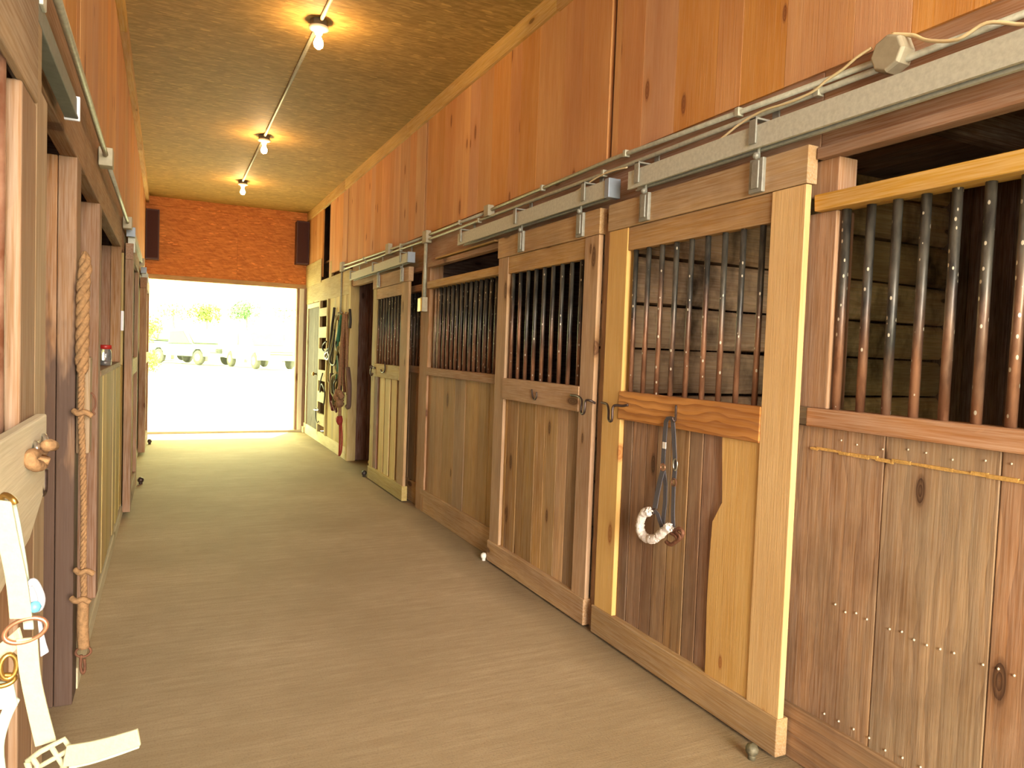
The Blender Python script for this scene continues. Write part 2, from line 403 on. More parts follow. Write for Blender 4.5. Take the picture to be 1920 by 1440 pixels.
    def build(s, name, mat, parent=None, bevel=0, loc=None, subdiv=0, kind=None):
        me = bpy.data.meshes.new(name)
        base = wloc(parent) if parent else Vector(loc or (0, 0, 0))
        me.from_pydata([v - base for v in s.v], [], s.f); me.update()
        bm = bmesh.new(); bm.from_mesh(me); bmesh.ops.recalc_face_normals(bm, faces=bm.faces); bm.to_mesh(me); bm.free()
        a = me.attributes.new('gc', 'FLOAT_VECTOR', 'POINT'); a.data.foreach_set('vector', [c for g in s.g for c in g])
        b = me.attributes.new('brd', 'FLOAT', 'POINT'); b.data.foreach_set('value', s.b)
        me.polygons.foreach_set('use_smooth', s.sm)
        me.materials.append(M[mat] if isinstance(mat, str) else mat)
        o = bpy.data.objects.new(name, me); COL.objects.link(o)
        if parent: o.parent = parent
        else: o.location = base
        if bevel:
            md = o.modifiers.new('edge', 'BEVEL'); md.width = bevel; md.segments = 2; md.limit_method = 'ANGLE'; md.angle_limit = .9
        if kind: o['kind'] = kind
        return o

def thing(name, label, cat, loc, group=None):
    o = bpy.data.objects.new(name, None); o.empty_display_size = .1; COL.objects.link(o)
    o.location = loc; o['label'] = label; o['category'] = cat
    if group: o['group'] = group
    return o
def tag(o, label, cat, group=None):
    o['label'] = label; o['category'] = cat
    if group: o['group'] = group
    return o
def struct(name, mb, mat, parent=None, bevel=0):
    o = mb.build(name, mat, parent, bevel)
    if parent is None: o['kind'] = 'structure'
    return o
def structroot(name):
    o = bpy.data.objects.new(name, None); COL.objects.link(o); o['kind'] = 'structure'; return o

def boards(mb, x, y, z, widths, along='y', grain='z', gap=.003, jit=.003, zj=.0, brs=None):
    # planks side by side over y (or z) ; x is the thickness range
    lo, hi = (y if along == 'y' else z)
    p = lo; i = 0
    while p < hi - 1e-4:
        w = widths[i % len(widths)] * random.uniform(.9, 1.1) if isinstance(widths, (list, tuple)) else random.uniform(.8, 1.2) * widths
        q = min(p + w, hi)
        if hi - q < .03: q = hi
        dx = random.uniform(-jit, jit)
        br = brs[i % len(brs)] if brs else None
        if along == 'y': mb.box((x[0] + dx, x[1] + dx), (p, q - gap), (z[0] + random.uniform(-zj, zj), z[1]), grain, br)
        else: mb.box((x[0] + dx, x[1] + dx), y, (p, q - gap), grain, br)
        p = q; i += 1
    return mb

def arc(p0, p1, sag, n=10, d=(0, 0, -1)):
    p0, p1, d = Vector(p0), Vector(p1), Vector(d)
    return [p0.lerp(p1, t / n) + d * sag * 4 * (t / n) * (1 - t / n) for t in range(n + 1)]
def smooth(pts, k=4):
    pts = [Vector(p) for p in pts]; out = []
    for i in range(len(pts) - 1):
        a, b, c, d = pts[max(i - 1, 0)], pts[i], pts[i + 1], pts[min(i + 2, len(pts) - 1)]
        for j in range(k):
            t = j / k
            out.append(.5 * ((2 * b) + (c - a) * t + (2 * a - 5 * b + 4 * c - d) * t * t + (3 * b - a - 3 * c + d) * t ** 3))
    return out + [pts[-1]]

# ------------------------------------------------------------------ measured planes
XR, XL, ZC, YE, YB = 2.11, -.32, 3.653, 12.46, -3.0
XD = 2.04                      # faces of the right hand sliding doors

# floor
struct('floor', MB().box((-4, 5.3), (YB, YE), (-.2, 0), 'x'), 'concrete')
# ceiling of strand board sheets
mb = MB()
yy = YB
while yy < YE:
    mb.box((XL - .2, XR + .2), (yy, min(yy + 1.22, YE) - .003), (ZC, ZC + .02), 'x'); yy += 1.22
struct('ceiling', mb, 'osb')
# ceiling trims
mb = MB(); 
for a, b in ((YB, 1.1), (1.1, 3.9), (3.9, 6.9), (6.9, 9.6), (9.6, YE)): mb.box((2.075, 2.115), (a, b - .004), (3.52 + random.uniform(-.006, .006), ZC), 'y')
struct('trim_1', mb, 'trimw', bevel=.003)
mb = MB()
for a, b in ((YB, 2.6), (2.6, 5.7), (5.7, 9.1), (9.1, YE)): mb.box((XL - .0, XL + .045), (a, b - .004), (3.55, ZC), 'y')
struct('trim_2', mb, 'trimw', bevel=.003)
struct('trim_3', MB().box((XL + .04, 2.075), (YE - .035, YE - .001), (3.52, ZC), 'x'), 'osbw', bevel=.003)

# right wall, upper planking in panels between posts (dark seams at the posts)
wr = structroot('wall_right')
mb = MB()
for a, b in ((YB, 3.265), (3.31, 6.325), (6.365, 9.44), (9.49, 10.62), (11.16, YE)):
    boards(mb, (2.10, 2.125), (a, b), (2.505, ZC), [.27, .2, .31, .24, .16, .29], gap=.0012, jit=.0004)
struct('upper_planking', mb, 'orange', wr, .001)
mb = MB()
for a in (3.25, 6.31, 9.43): mb.box((2.13, 2.25), (a, a + .09), (2.2, ZC), 'z')
struct('upper_post', mb, 'red', wr)
mb = MB().box((2.112, 2.17), (YB, 1.9), (2.225, 2.52), 'y').box((2.112, 2.17), (1.902, 6.33), (2.225, 2.52), 'y').box((2.112, 2.17), (6.332, 9.2), (2.225, 2.52), 'y')
struct('header_beam', mb, 'beam', wr, .004)
# loft hatch recess
mb = MB().box((2.34, 2.36), (10.3, 11.4), (2.2, ZC), 'z').box((2.2, 2.23), (10.86, 10.93), (2.3, ZC), 'z')
struct('hatch_backing', mb, 'darkwood', wr)
# pale planking past the last stall
mb = MB()
mb.box((2.095, 2.135), (9.2, YE), (2.14, 2.45), 'y')
mb.box((2.085, 2.094), (11.15, YE), (2.42, 2.78), 'y')
mb.box((2.10, 2.13), (10.45, 10.62), (2.40, 2.68), 'y')
boards(mb, (2.10, 2.13), (9.2, 10.5), (.16, 2.14), [.22, .15, .25])
struct('end_planking', mb, 'yellow', wr, .003)
mb = MB().box((2.09, 2.14), (9.2, YE), (0, .16), 'y').box((2.06, 2.10), (YE - .2, YE), (.0, .1), 'y')
struct('end_curb', mb, 'whitish', wr, .004)
struct('end_backing', boards(MB(), (2.55, 2.57), (9.2, YE), (0, 2.5), .25), 'red', wr)

# wall ladder to the loft
t = thing('wall_ladder', 'pale wooden wall ladder of flat rungs beside the dark narrow door', 'ladder', (2.1, 10.85, 0))
for y in (10.56, 11.13): MB().box((2.075, 2.115), (y - .035, y + .035), (.16, 2.14), 'z').build('side_rail', 'yellow', t, .003)
for i, (a, b) in enumerate(((.28, .45), (.62, .78), (.94, 1.10), (1.26, 1.42), (1.58, 1.74), (1.90, 2.02))):
    MB().box((2.07, 2.10), (10.56, 11.13), (a, b), 'y').build('rung', 'whitish', t, .003)

# dark narrow door in the corner
dr = structroot('door_1')
mb = boards(MB(), (2.105, 2.135), (11.2, 12.2), (.12, 2.06), .2)
struct('leaf', mb, 'deep', dr, .003)
mb = MB().box((2.085, 2.12), (12.2, 12.27), (.1, 2.14), 'z').box((2.085, 2.12), (11.17, 11.2), (.1, 2.14), 'z').box((2.085, 2.12), (11.2, 12.2), (2.06, 2.13), 'y')
struct('door_frame', mb, 'whitish', dr, .003)
MB().lathe((2.105, 11.42, 1.02), (-1, 0, 0), [(.012, 0), (.012, .03), (.03, .04), (.03, .06), (.01, .07)]).build('knob', 'brass', dr)

# end wall above the opening
we = structroot('wall_end')
mb = MB().box((XL - .1, 1.0), (YE, YE + .03), (2.44, ZC), 'x').box((1.002, XR + .1), (YE, YE + .03), (2.44, ZC), 'x')
struct('strand_board', mb, 'osbw', we)
struct('end_lintel', MB().box((XL - .1, XR + .1), (YE - .01, YE + .14), (2.40, 2.47), 'x'), 'tan', we, .004)
mb = MB().box((1.945, 2.12), (YE - .02, YE + .12), (0, 2.40), 'z').box((XL - .08, XL + .04), (YE - .02, YE + .12), (0, 2.40), 'z')
struct('end_jamb', mb, 'leftwood', we, .004)
struct('end_door_edge', MB().box((1.985, 2.055), (YE - .045, YE - .022), (0, 2.40), 'z'), 'daylit_edge', we, .003)  # edge of the open door, daylight on it painted as white
struct('end_light_shield', MB().box((-9, XL - .08), (YE + .1, YE + .14), (0, 9), 'z').box((2.12, 9), (YE + .1, YE + .14), (0, 9), 'z').box((XL - .1, 2.14), (YE + .1, YE + .14), (2.47, 9), 'z'), 'darkwood', we)  # unseen oversized sheet added to keep rear light off the vehicles
struct('trim_4', MB().box((XL, XR), (YE - .06, YE + .14), (.0, .035), 'x'), 'whitish', bevel=.006)

# ------------------------------------------------------------------ stall interiors, right
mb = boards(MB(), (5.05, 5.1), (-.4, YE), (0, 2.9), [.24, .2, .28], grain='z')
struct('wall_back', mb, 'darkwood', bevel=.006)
def logwall(name, Y, x0, x1, zs, mat, th=.1):
    mb = MB(); 
    for a, b in zip(zs[:-1], zs[1:]):
        # each log: a long strip with slightly wavy faces
        n = 14; off = Vector((random.random() * 40, random.random() * 40, 0)); br = random.random(); dy = random.uniform(-.012, .012)
        vs = []; gs = []
        for i in range(n + 1):
            x = x0 + (x1 - x0) * i / n
            w1 = .012 * noise.noise(Vector((x * 2, a * 7, 1))); w2 = .012 * noise.noise(Vector((x * 2, b * 7, 5)))
            for (y, z) in ((Y + .02 + dy, a + .008 + w1), (Y + dy, a + .035 + w1), (Y + dy, b - .035 + w2), (Y + .02 + dy, b - .008 + w2), (Y + th, b - .008), (Y + th, a + .008)):
                vs.append((x, y, z)); gs.append(Vector((x, z, y)) + off)
        fs = [(i * 6 + k, i * 6 + (k + 1) % 6, (i + 1) * 6 + (k + 1) % 6, (i + 1) * 6 + k) for i in range(n) for k in range(6)] + [tuple(range(6)), tuple(n * 6 + k for k in range(6))]
        mb._add(vs, fs, gs, br)
    return struct(name, mb, mat)
logwall('wall_partition', 3.36, 2.17, 5.05, [0, .25, .5, .75, 1.0, 1.25, 1.51, 1.76, 2.03, 2.32, 2.62, 2.9], 'log')
struct('wall_partition_2', boards(MB(), (0, 0), (0, 0), (0, 0), 1) if False else boards(MB(), (2.17, 5.05), (6.42, 6.48), (0, 2.9), [.22, .27], along='z', grain='x'), 'darkwood', bevel=.004)
mb = MB(); p = 2.15
while p < 5.05:
    w = random.uniform(.14, .22); mb.box((p, min(p + w, 5.05) - .004), (9.22 + random.uniform(-.004, .004), 9.26), (0, 2.9), 'z'); p += w
struct('wall_partition_3', mb, 'red', bevel=.004)
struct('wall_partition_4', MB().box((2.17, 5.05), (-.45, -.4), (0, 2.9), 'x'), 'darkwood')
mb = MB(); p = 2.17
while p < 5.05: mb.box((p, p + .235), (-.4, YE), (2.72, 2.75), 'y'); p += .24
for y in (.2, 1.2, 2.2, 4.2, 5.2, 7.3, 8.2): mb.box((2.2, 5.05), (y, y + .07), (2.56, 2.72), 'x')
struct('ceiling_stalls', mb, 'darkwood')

# narrow posts between the stalls
def post(y0, y1, x0, x1, mat, wavy=.0, z1=2.23):
    mb = MB(); n = 40; vs = []; gs = []; off = Vector((random.random() * 30, random.random() * 30, 0))
    for i in range(n + 1):
        z = z1 * i / n
        e = lambda k: wavy * (noise.noise(Vector((k * 7, z * 9, 2))) + .6 * noise.noise(Vector((k * 3, z * 31, 4))))
        for (x, y, k) in ((x0, y0, 1), (x0, y1, 2), (x1, y1, 3), (x1, y0, 4)):
            vs.append((x + e(k) * .6, y + e(k + 5), z)); gs.append(Vector((z, y, x)) + off)
    fs = [(i * 4 + k, i * 4 + (k + 1) % 4, (i + 1) * 4 + (k + 1) % 4, (i + 1) * 4 + k) for i in range(n) for k in range(4)] + [(0, 1, 2, 3), tuple(n * 4 + k for k in range(4))]
    mb._add(vs, fs, gs, random.random())
    return struct('stall_post', mb, mat)
post(3.165, 3.25, 2.075, 2.2, 'tan', .012)
post(6.12, 6.34, 2.095, 2.22, 'beam', .006)
post(9.16, 9.24, 2.09, 2.2, 'yellow', .004)

# ------------------------------------------------------------------ sliding doors, right
def rods(parent, ys, x, z0, z1, r, mat='bar', lean=.0):
    for y in ys:
        d = random.uniform(-lean, lean)
        MB().tube([(x, y + d, z0), (x, y + d * .3, (z0 + z1) / 2), (x, y, z1)], r, 10).build('bar', mat, parent)

def sliding_door(label, y0, y1, sl, sr, mats, nb, lower, flip=False, zb=.012):
    # sl = inner edge of the far stile, sr = inner edge of the near stile
    t = thing('stall_door', label, 'stall door', (XD + .03, (y0 + y1) / 2, 0), 'sliding stall doors')
    MB().box((2.035, 2.085), (y0, y1), (2.10, 2.235), 'y').build('header_board', mats[0], t, .003)
    MB().box((2.045, 2.085), (sr, sl), (1.985, 2.098), 'y').build('top_rail', mats[1], t, .003)
    MB().box((2.04, 2.085), (sl, y1 - .01), (zb + .14, 2.098), 'z').build('stile', mats[2], t, .003)
    MB().box((2.038, 2.066), (y0 + .004, sr), (zb + .14, 2.098), 'z').build('stile', mats[3], t, .003)
    MB().box((2.034, 2.078), (sr, sl + .012), (1.15, 1.29), 'y').build('middle_rail', mats[4], t, .004)
    MB().box((2.03, 2.085), (y0, y1), (zb, zb + .142), 'y').build('bottom_rail', mats[5], t, .004)
    lower(t, sr, sl, zb + .1, 1.2)
    w = (sl - sr)
    rods(t, [sr + w * (i + .6) / nb for i in range(nb)], 2.065, 1.27, 2.0, .0125, lean=.004)
    return t
def lower_plain(mat, widths, brs=None):
    def f(t, a, b, z0, z1):
        boards(MB(), (2.06, 2.083), (a, b), (z0, z1), widths, brs=brs, jit=.002, gap=.004).build('lower_panel', mat, t, .003)
    return f
def lower_near(t, a, b, z0, z1):
    boards(MB(), (2.062, 2.083), (a + .22, b), (z0, z1), [.115, .09, .125], jit=.002, gap=.005).build('lower_panel', 'weather', t, .003)
    # newer pale boards with a waney edge
    mb = MB(); n = 24; vs = []; gs = []
    for i in range(n + 1):
        z = z0 + (z1 - z0) * i / n
        e = .02 * noise.noise(Vector((z * 3, 1, 1))) + (.0 if z < .82 else -.05 if z > .88 else -.025)
        for (x, y) in ((2.045, a), (2.045, a + .25 + e), (2.061, a + .262 + e), (2.061, a)):
            vs.append((x, y, z)); gs.append(Vector((z + 3, y * 1.0, x)))
    fs = [(i * 4 + k, i * 4 + (k + 1) % 4, (i + 1) * 4 + (k + 1) % 4, (i + 1) * 4 + k) for i in range(n) for k in range(4)] + [(0, 1, 2, 3), tuple(n * 4 + k for k in range(4))]
    mb._add(vs, fs, gs, .5); o = mb.build('patch_board', 'pale', t); o['label'] = 'pale new board with a wavy edge'
def lower_striped(t, a, b, z0, z1):
    boards(MB(), (2.064, 2.083), (a, b), (z0, z1), [.2, .16], jit=.001).build('lower_panel', 'tan', t, .003)
    for p in (.10, .36, .64):
        y = b - .13 - (b - a - .13) * p
        MB().box((2.05, 2.063), (y - .16, y), (z0, z1), 'z').build('batten', 'batten', t, .003)
D1 = sliding_door('nearest barred stall door with pale new pine stile and orange middle rail', 1.885, 3.165, 2.99, 2.05,
                  ('tan', 'tan', 'pale', 'pale', 'fir', 'tan'), 9, lower_near)
D2 = sliding_door('barred stall door behind the nearest one, tan and brown mixed boards', 3.245, 4.535, 4.375, 3.39,
                  ('tan', 'tan', 'tan', 'tan', 'tan', 'tan'), 9, lower_plain('mixed', [.14, .11, .16, .12]))
D3 = sliding_door('farthest right stall door, slid half open, light and dark striped lower boards', 6.56, 7.86, 7.72, 6.78,
                  ('tan', 'tan', 'yellow', 'tan', 'yellow', 'yellow'), 9, lower_striped)
MB().box((2.046, 2.066), (7.60, 7.715), (.15, 1.15), 'z').build('dark_strip', 'darkwood', D3)

def hanger(t, y, zt):
    mb = MB().box((2.018, 2.036), (y - .035, y + .035), (2.105, 2.235), 'z')
    mb.tube([(2.027, y, 2.22), (2.027, y, zt)], .008, 8)
    mb.box((2.012, 2.02), (y - .018, y + .018), (2.12, 2.225), 'z')
    mb.ball((2.016, y, 2.245), .014, 8)
    mb.build('hanger', 'galvs', t, .003)
for t, ys in ((D1, (2.84, 2.12)), (D2, (4.16, 3.43)), (D3, (7.6, 6.75))):
    for y in ys: hanger(t, y, 2.30)

def track(label, y0, y1, caps, brackets):
    t = thing('door_track', label, 'door track', (2.03, (y0 + y1) / 2, 2.27), 'sliding door tracks')
    # C-profile box rail
    mb = MB().box((2.0, 2.004), (y0, y1), (2.275, 2.35), 'y').box((2.056, 2.06), (y0, y1), (2.275, 2.35), 'y').box((2.0, 2.06), (y0, y1), (2.35, 2.354), 'y')
    mb.box((1.998, 2.012), (y0, y1), (2.268, 2.275), 'y').box((2.046, 2.062), (y0, y1), (2.268, 2.275), 'y')
    mb.build('rail', 'galv', t)
    for y in caps: MB().box((1.994, 2.066), (y - .02, y + .02), (2.262, 2.36), 'y').build('end_cap', 'capblue', t, .003)
    for y in brackets:
        MB().box((1.99, 1.998), (y - .018, y + .018), (2.285, 2.385), 'z').box((1.99, 2.112), (y - .018, y + .018), (2.375, 2.383), 'y').box((2.104, 2.111), (y - .018, y + .018), (2.375, 2.45), 'z').build('bracket', 'galvs', t, .002)
    return t
track('galvanised sliding track above the nearest right stall door', .2, 2.95, (), (2.87, 2.12, 1.0))
track('galvanised sliding track above the second right stall door', 3.14, 5.22, (3.13,), (3.36, 5.15, 4.2))
track('galvanised sliding track above the farthest right stall door', 6.49, 8.84, (6.49,), (6.72, 7.75, 8.8))

# U shaped hook latches between door and post
def hook_latch(pts, label):
    p = [atx(x, y, X) for x, y, X in pts]
    o = MB().tube(smooth(p, 4), .0065, 8).build('door_hook', 'iron', None, 0, p[0])
    return tag(o, label, 'hook', 'door hooks')
hook_latch([(1070, 741, 2.03), (1084, 743, 2.022), (1091, 752, 2.005), (1089, 772, 1.995), (1093, 776, 1.99), (1096, 770, 1.985), (1098, 752, 1.99), (1106, 751, 2.0), (1116, 756, 2.03)], 'iron hook latch at the edge of the second right stall door')
hook_latch([(1128, 755, 2.05), (1138, 758, 2.02), (1141, 770, 2.0), (1141, 786, 1.99), (1145, 790, 1.985), (1148, 784, 1.985), (1149, 764, 1.99), (1155, 760, 2.0), (1168, 761, 2.02), (1178, 759, 2.032)], 'iron hook latch at the edge of the nearest right stall door')
p = [atx(x, y, 2.03) for x, y in ((997, 730), (999, 745), (1003, 749), (1006, 744), (1006, 735))]
tag(MB().tube(smooth(p), .005, 8).build('rail_hook', 'iron', None, 0, p[0]), 'small iron hook on middle rail of the second right stall door', 'hook', 'door hooks')
p = [atx(x, y, 2.026) for x, y in ((721, 678), (722, 690), (720, 697), (716, 698), (714, 693))]
tag(MB().tube(smooth(p), .007, 8).build('rail_hook', 'iron', None, 0, p[0]), 'dark J hook on middle rail of the farthest right stall door', 'hook', 'door hooks')
p = [atx(x, y, X) for x, y, X in ((704, 690, 2.03), (697, 689, 2.02), (695, 696, 2.0), (696, 704, 2.0), (699, 700, 2.01))]
tag(MB().tube(smooth(p), .009, 8).ball(atx(696, 688, 2.015), .02, 8).build('door_hook', 'iron', None, 0, p[0]), 'iron latch hook on the far edge of the farthest right stall door', 'hook', 'door hooks')

# round floor guides that keep the doors in line
def guide(x, y, r, mat, label):
    o = MB().ball((x, y, r + .012), r, 14, jit=.15).tube([(x, y, 0), (x, y, .03)], r * .6, 10).build('door_guide', mat, None, 0, (x, y, 0))
    tag(o, label, 'door guide', 'floor door guides')
guide(1.96, 1.93, .024, 'knob', 'round grimy door guide on floor below the nearest right stall door')
guide(2.02, 4.56, .022, 'tag', 'whitish door guide on floor at corner of second right stall door')
guide(2.03, 8.0, .03, 'black', 'black door guide on floor at corner of farthest right stall door')
guide(-.22, 8.1, .03, 'iron', 'dark door guide on floor beside the middle left door')
guide(-.2, 11.2, .03, 'iron', 'dark door guide on floor near the open barn end')

# ------------------------------------------------------------------ fixed stall barrier run, right
def stall_front(label, y0, y1, bars, mats, posts, toprail_mat, seams, base_z=.2, headboard=None, dx=0):
    t = thing('stall_barrier', label, 'stall barrier', (2.13, (y0 + y1) / 2, 0), 'fixed stall barrier run')
    boards(MB(), (2.112 + dx, 2.136 + dx), (y0, y1 + .1), (base_z - .02, 1.235), seams, gap=.003, jit=.002).build('lower_boards', mats[0], t, .003)
    MB().box((2.095 + dx, 2.14 + dx), (y0, y1 + .1), (0, base_z), 'y').build('base_board', mats[1], t, .005)
    MB().box((2.085 + dx, 2.17 + dx), (y0, y1), (1.235, 1.302), 'y').build('sill', mats[2], t, .006)
    MB().box((2.07 + dx, 2.16 + dx), (y0, y1), (2.0, 2.06), 'y', wob=.003).build('top_rail', toprail_mat, t, .004)
    MB().box((2.07 + dx, 2.13 + dx), headboard or (y0, y1), (2.185, 2.226), 'y').build('header_strip', 'beam', t, .004)
    for a, b, m in posts: MB().box((2.10, 2.19), (a, b), (1.302, 2.0), 'z').box((2.10, 2.19), (a, b), (2.06, 2.186), 'z').build('post', m, t, .004)
    for y, m in bars: rods(t, [y], 2.125 + dx, 1.3, 2.0, .0155, m, .003)
    return t
A = stall_front('near right fixed stall barrier with black bars above brown weathered boards',   .1, 1.88, [(1.785 - .0975 * i, 'bar') for i in range(17)],
                ('weather', 'weather', 'beam'), [(1.805, 1.93, 'beam')], 'trimw', [.34, .235, .31, .245, .33])
mb = MB()
y = 1.87
while y > .3:
    w = random.uniform(.02, .09); z = 1.156 + random.uniform(-.0035, .0035)
    mb.box((2.106, 2.113), (y - w - .004, y), (z - random.uniform(.001, .004), z + random.uniform(.004, .010)), 'y', wob=.0015); y -= w
o = mb.build('chaff_line', 'hay', A); o['label'] = 'yellow chaff line along the boards'
mb = MB()
for i in range(22):
    y = 1.73 - i * .042; 
    if i % 7 in (4,): continue
    mb.ball((2.110, y, .62 + random.uniform(-.008, .008)), .0042, 6)
for i in range(16): mb.ball((2.110, 1.75 - i * .06, .225 + random.uniform(-.008, .008)), .0042, 6)
for i in range(12): mb.ball((2.110, 1.75 - i * .08 + random.uniform(-.02, .02), 1.20 + random.uniform(-.012, .012)), .0035, 6)
mb.build('nail_heads', 'nail', A, kind='stuff')
B = stall_front('fixed stall barrier with dense black bars between the second and farthest doors', 4.54, 6.12, [(4.72 + .098 * i, 'bar') for i in range(13)] + [(5.93, 'barl'), (6.01, 'barl')],
                ('tan', 'tan', 'beam'), [(5.86, 5.90, 'beam')] if False else [], 'trimw', [.24, .2, .3, .22])
Cf = stall_front('short stall barrier with black bars behind the farthest right door', 6.34, 7.80, [(6.42 + .098 * i, 'bar') for i in range(14)],
                 ('tan', 'tan', 'beam'), [], 'beam', [.24, .2, .3, .22], dx=.035)
# ledge strip catching light over stall B
MB().box((2.06, 2.112), (4.66, 5.9), (2.236, 2.25), 'y').build('light_ledge', 'trimw', B, .003)

# pile on the far stall floor
mb = MB().ball((2.42, 8.55, .06), .2, 16, (1, 1.1, .5), .4)
tag(mb.build('hay_pile', 'hay', None, 0, (2.42, 8.55, 0)), 'small tan hay heap on floor inside the open far stall', 'hay')

# ------------------------------------------------------------------ conduits, boxes, cable (right)
def conduit(label, pts, r=.011, straps=(), mat='galvd', group='metal conduits'):
    t = thing('electrical_conduit', label, 'conduit', pts[0], group)
    MB().tube(pts, r, 10).build('pipe', mat, t)
    for p in straps: MB().box((p[0] - .016, p[0] + .014), (p[1] - .012, p[1] + .012), (p[2] - .018, p[2] + .018), 'y').build('clip', 'galvd', t, .003)
    return t
conduit('upper conduit along right beam from the octagonal box to the second box', [(2.085, 1.62, 2.455), (2.085, 3.2, 2.49), (2.085, 4.78, 2.48)], straps=[(2.085, 2.3, 2.47), (2.085, 3.1, 2.488), (2.085, 4.0, 2.485)])
conduit('upper conduit between the small box and the vertical drop on right beam', [(2.085, 4.86, 2.475), (2.085, 6.12, 2.48)], straps=[(2.085, 5.4, 2.478)])
conduit('upper shiny conduit along right beam past the vertical drop', [(2.085, 6.26, 2.475), (2.085, 7.4, 2.49), (2.085, 9.6, 2.53)], straps=[(2.085, 7.0, 2.485), (2.085, 8.5, 2.51)])
conduit('lower long conduit along right beam above the sliding tracks', [(2.085, .4, 2.43), (2.085, 3.15, 2.428), (2.085, 6.2, 2.44), (2.085, 9.62, 2.48)], straps=[(2.085, 1.9, 2.43), (2.085, 3.3, 2.43), (2.085, 5.0, 2.435), (2.085, 7.0, 2.446), (2.085, 8.4, 2.462)])
conduit('vertical conduit drop on post ending at the brass outlet box', [(2.075, 6.2, 2.44), (2.075, 6.2, 1.93)], .016)
conduit('thin vertical conduit drop above the hanging tack', [(2.085, 9.7, 2.46), (2.085, 9.72, 1.9)], .012)
def jbox(c, s, label, mat='box', oct_=False):
    if oct_:
        mb = MB().lathe((c[0] + .03, c[1], c[2]), (-1, 0, 0), [(s, 0), (s, .05), (s * .9, .062)], 8)
        for f in mb.sm: pass
        mb.sm = [False] * len(mb.sm)
    else: mb = MB().box((c[0] - .025, c[0] + .03), (c[1] - s, c[1] + s), (c[2] - s, c[2] + s), 'y')
    return tag(mb.build('junction_box', mat, None, .004, (c[0], c[1], c[2] - s)), label, 'junction box', 'junction boxes')
jbox((2.075, 1.605, 2.455), .06, 'octagonal grey junction box on right beam with cream cable', oct_=True)
jbox((2.08, 4.82, 2.475), .04, 'square junction box on right beam above second track')
jbox((2.08, 6.2, 2.465), .055, 'junction box at top of the vertical conduit drop')
jbox((2.08, 7.42, 2.495), .055, 'junction box on right beam above the farthest track')
jbox((2.08, 9.64, 2.515), .06, 'junction box at far end of the right conduits')
t = thing('outlet_box', 'brass coloured outlet box at end of the vertical conduit drop', 'outlet box', (2.08, 6.2, 1.82))
MB().box((2.045, 2.1), (6.165, 6.235), (1.80, 1.93), 'z').build('housing', 'box', t, .004)
MB().box((2.03, 2.046), (6.17, 6.25), (1.80, 1.92), 'z').build('cover_plate', 'brass', t, .003)
pts = [atx(x, y, X) for x, y, X in ((1960, 42, 2.06), (1915, 46, 2.07), (1850, 43, 2.06), (1795, 74, 2.055), (1740, 76, 2.065), (1712, 66, 2.075), (1672, 64, 2.07))]
tag(MB().tube(smooth(pts, 5), .0055, 8).build('electrical_cable', 'cable', None, 0, pts[0]), 'cream cable running right from the octagonal junction box', 'cable', 'cream cables')
pts = [atx(x, y, X) for x, y, X in ((1634, 90, 2.06), (1606, 108, 2.055), (1580, 130, 2.06), (1548, 152, 2.06), (1524, 172, 2.062), (1480, 192, 2.06), (1430, 208, 2.06), (1388, 232, 2.058), (1350, 262, 2.05), (1322, 279, 2.04), (1300, 284, 2.04), (1288, 290, 2.05))]
tag(MB().tube(smooth(pts, 5), .005, 8).build('electrical_cable', 'cable', None, 0, pts[0]), 'cream cable draping left from the octagonal junction box over the track', 'cable', 'cream cables')
pts = [atx(x, y, X) for x, y, X in ((1176, 314, 2.06), (1150, 320, 2.05), (1125, 330, 2.05), (1098, 347, 2.04), (1060, 372, 2.03), (1030, 384, 2.04), (905, 428, 2.06))]
tag(MB().tube(smooth(pts, 5), .004, 8).build('electrical_cable', 'cable', None, 0, pts[0]), 'thin cream cable draped above the second sliding track', 'cable', 'cream cables')

# ------------------------------------------------------------------ ceiling lights
for i, (y, lb) in enumerate(((5.08, 'nearest lit bare bulb in white porcelain holder on ceiling'), (8.12, 'middle lit bare bulb in porcelain holder on ceiling'), (10.5, 'farthest lit bare bulb on ceiling by the end wall'))):
    x = .895
    t = thing('ceiling_light', lb, 'ceiling light', (x, y, ZC), 'bare ceiling bulbs')
    m = MB().lathe((x, y, ZC), (0, 0, -1), [(.058, 0), (.058, .035), (.05, .04)], 8); m.sm = [False] * len(m.sm); m.build('ceiling_box', 'boxd', t)
    MB().lathe((x, y, ZC - .04), (0, 0, -1), [(.03, 0), (.066, .004), (.066, .016), (.03, .028), (.024, .05)], 24).build('lamp_holder', 'porcelain', t)
    MB().lathe((x, y, ZC - .088), (0, 0, -1), [(.013, 0), (.015, .015), (.028, .045), (.033, .065), (.028, .085), (.014, .097), (.003, .1)], 20).build('bulb', 'bulb', t)
conduit('conduit along ceiling up to the nearest bulb', [(.9, YB + .3, ZC - .014), (.9, 5.02, ZC - .014)], .013, group='ceiling conduits')
conduit('conduit along ceiling between the nearest and middle bulbs', [(.895, 5.14, ZC - .014), (.895, 8.06, ZC - .014)], .013, group='ceiling conduits')
conduit('conduit along ceiling between the middle and farthest bulbs', [(.895, 8.18, ZC - .014), (.89, 10.44, ZC - .014)], .013, group='ceiling conduits')

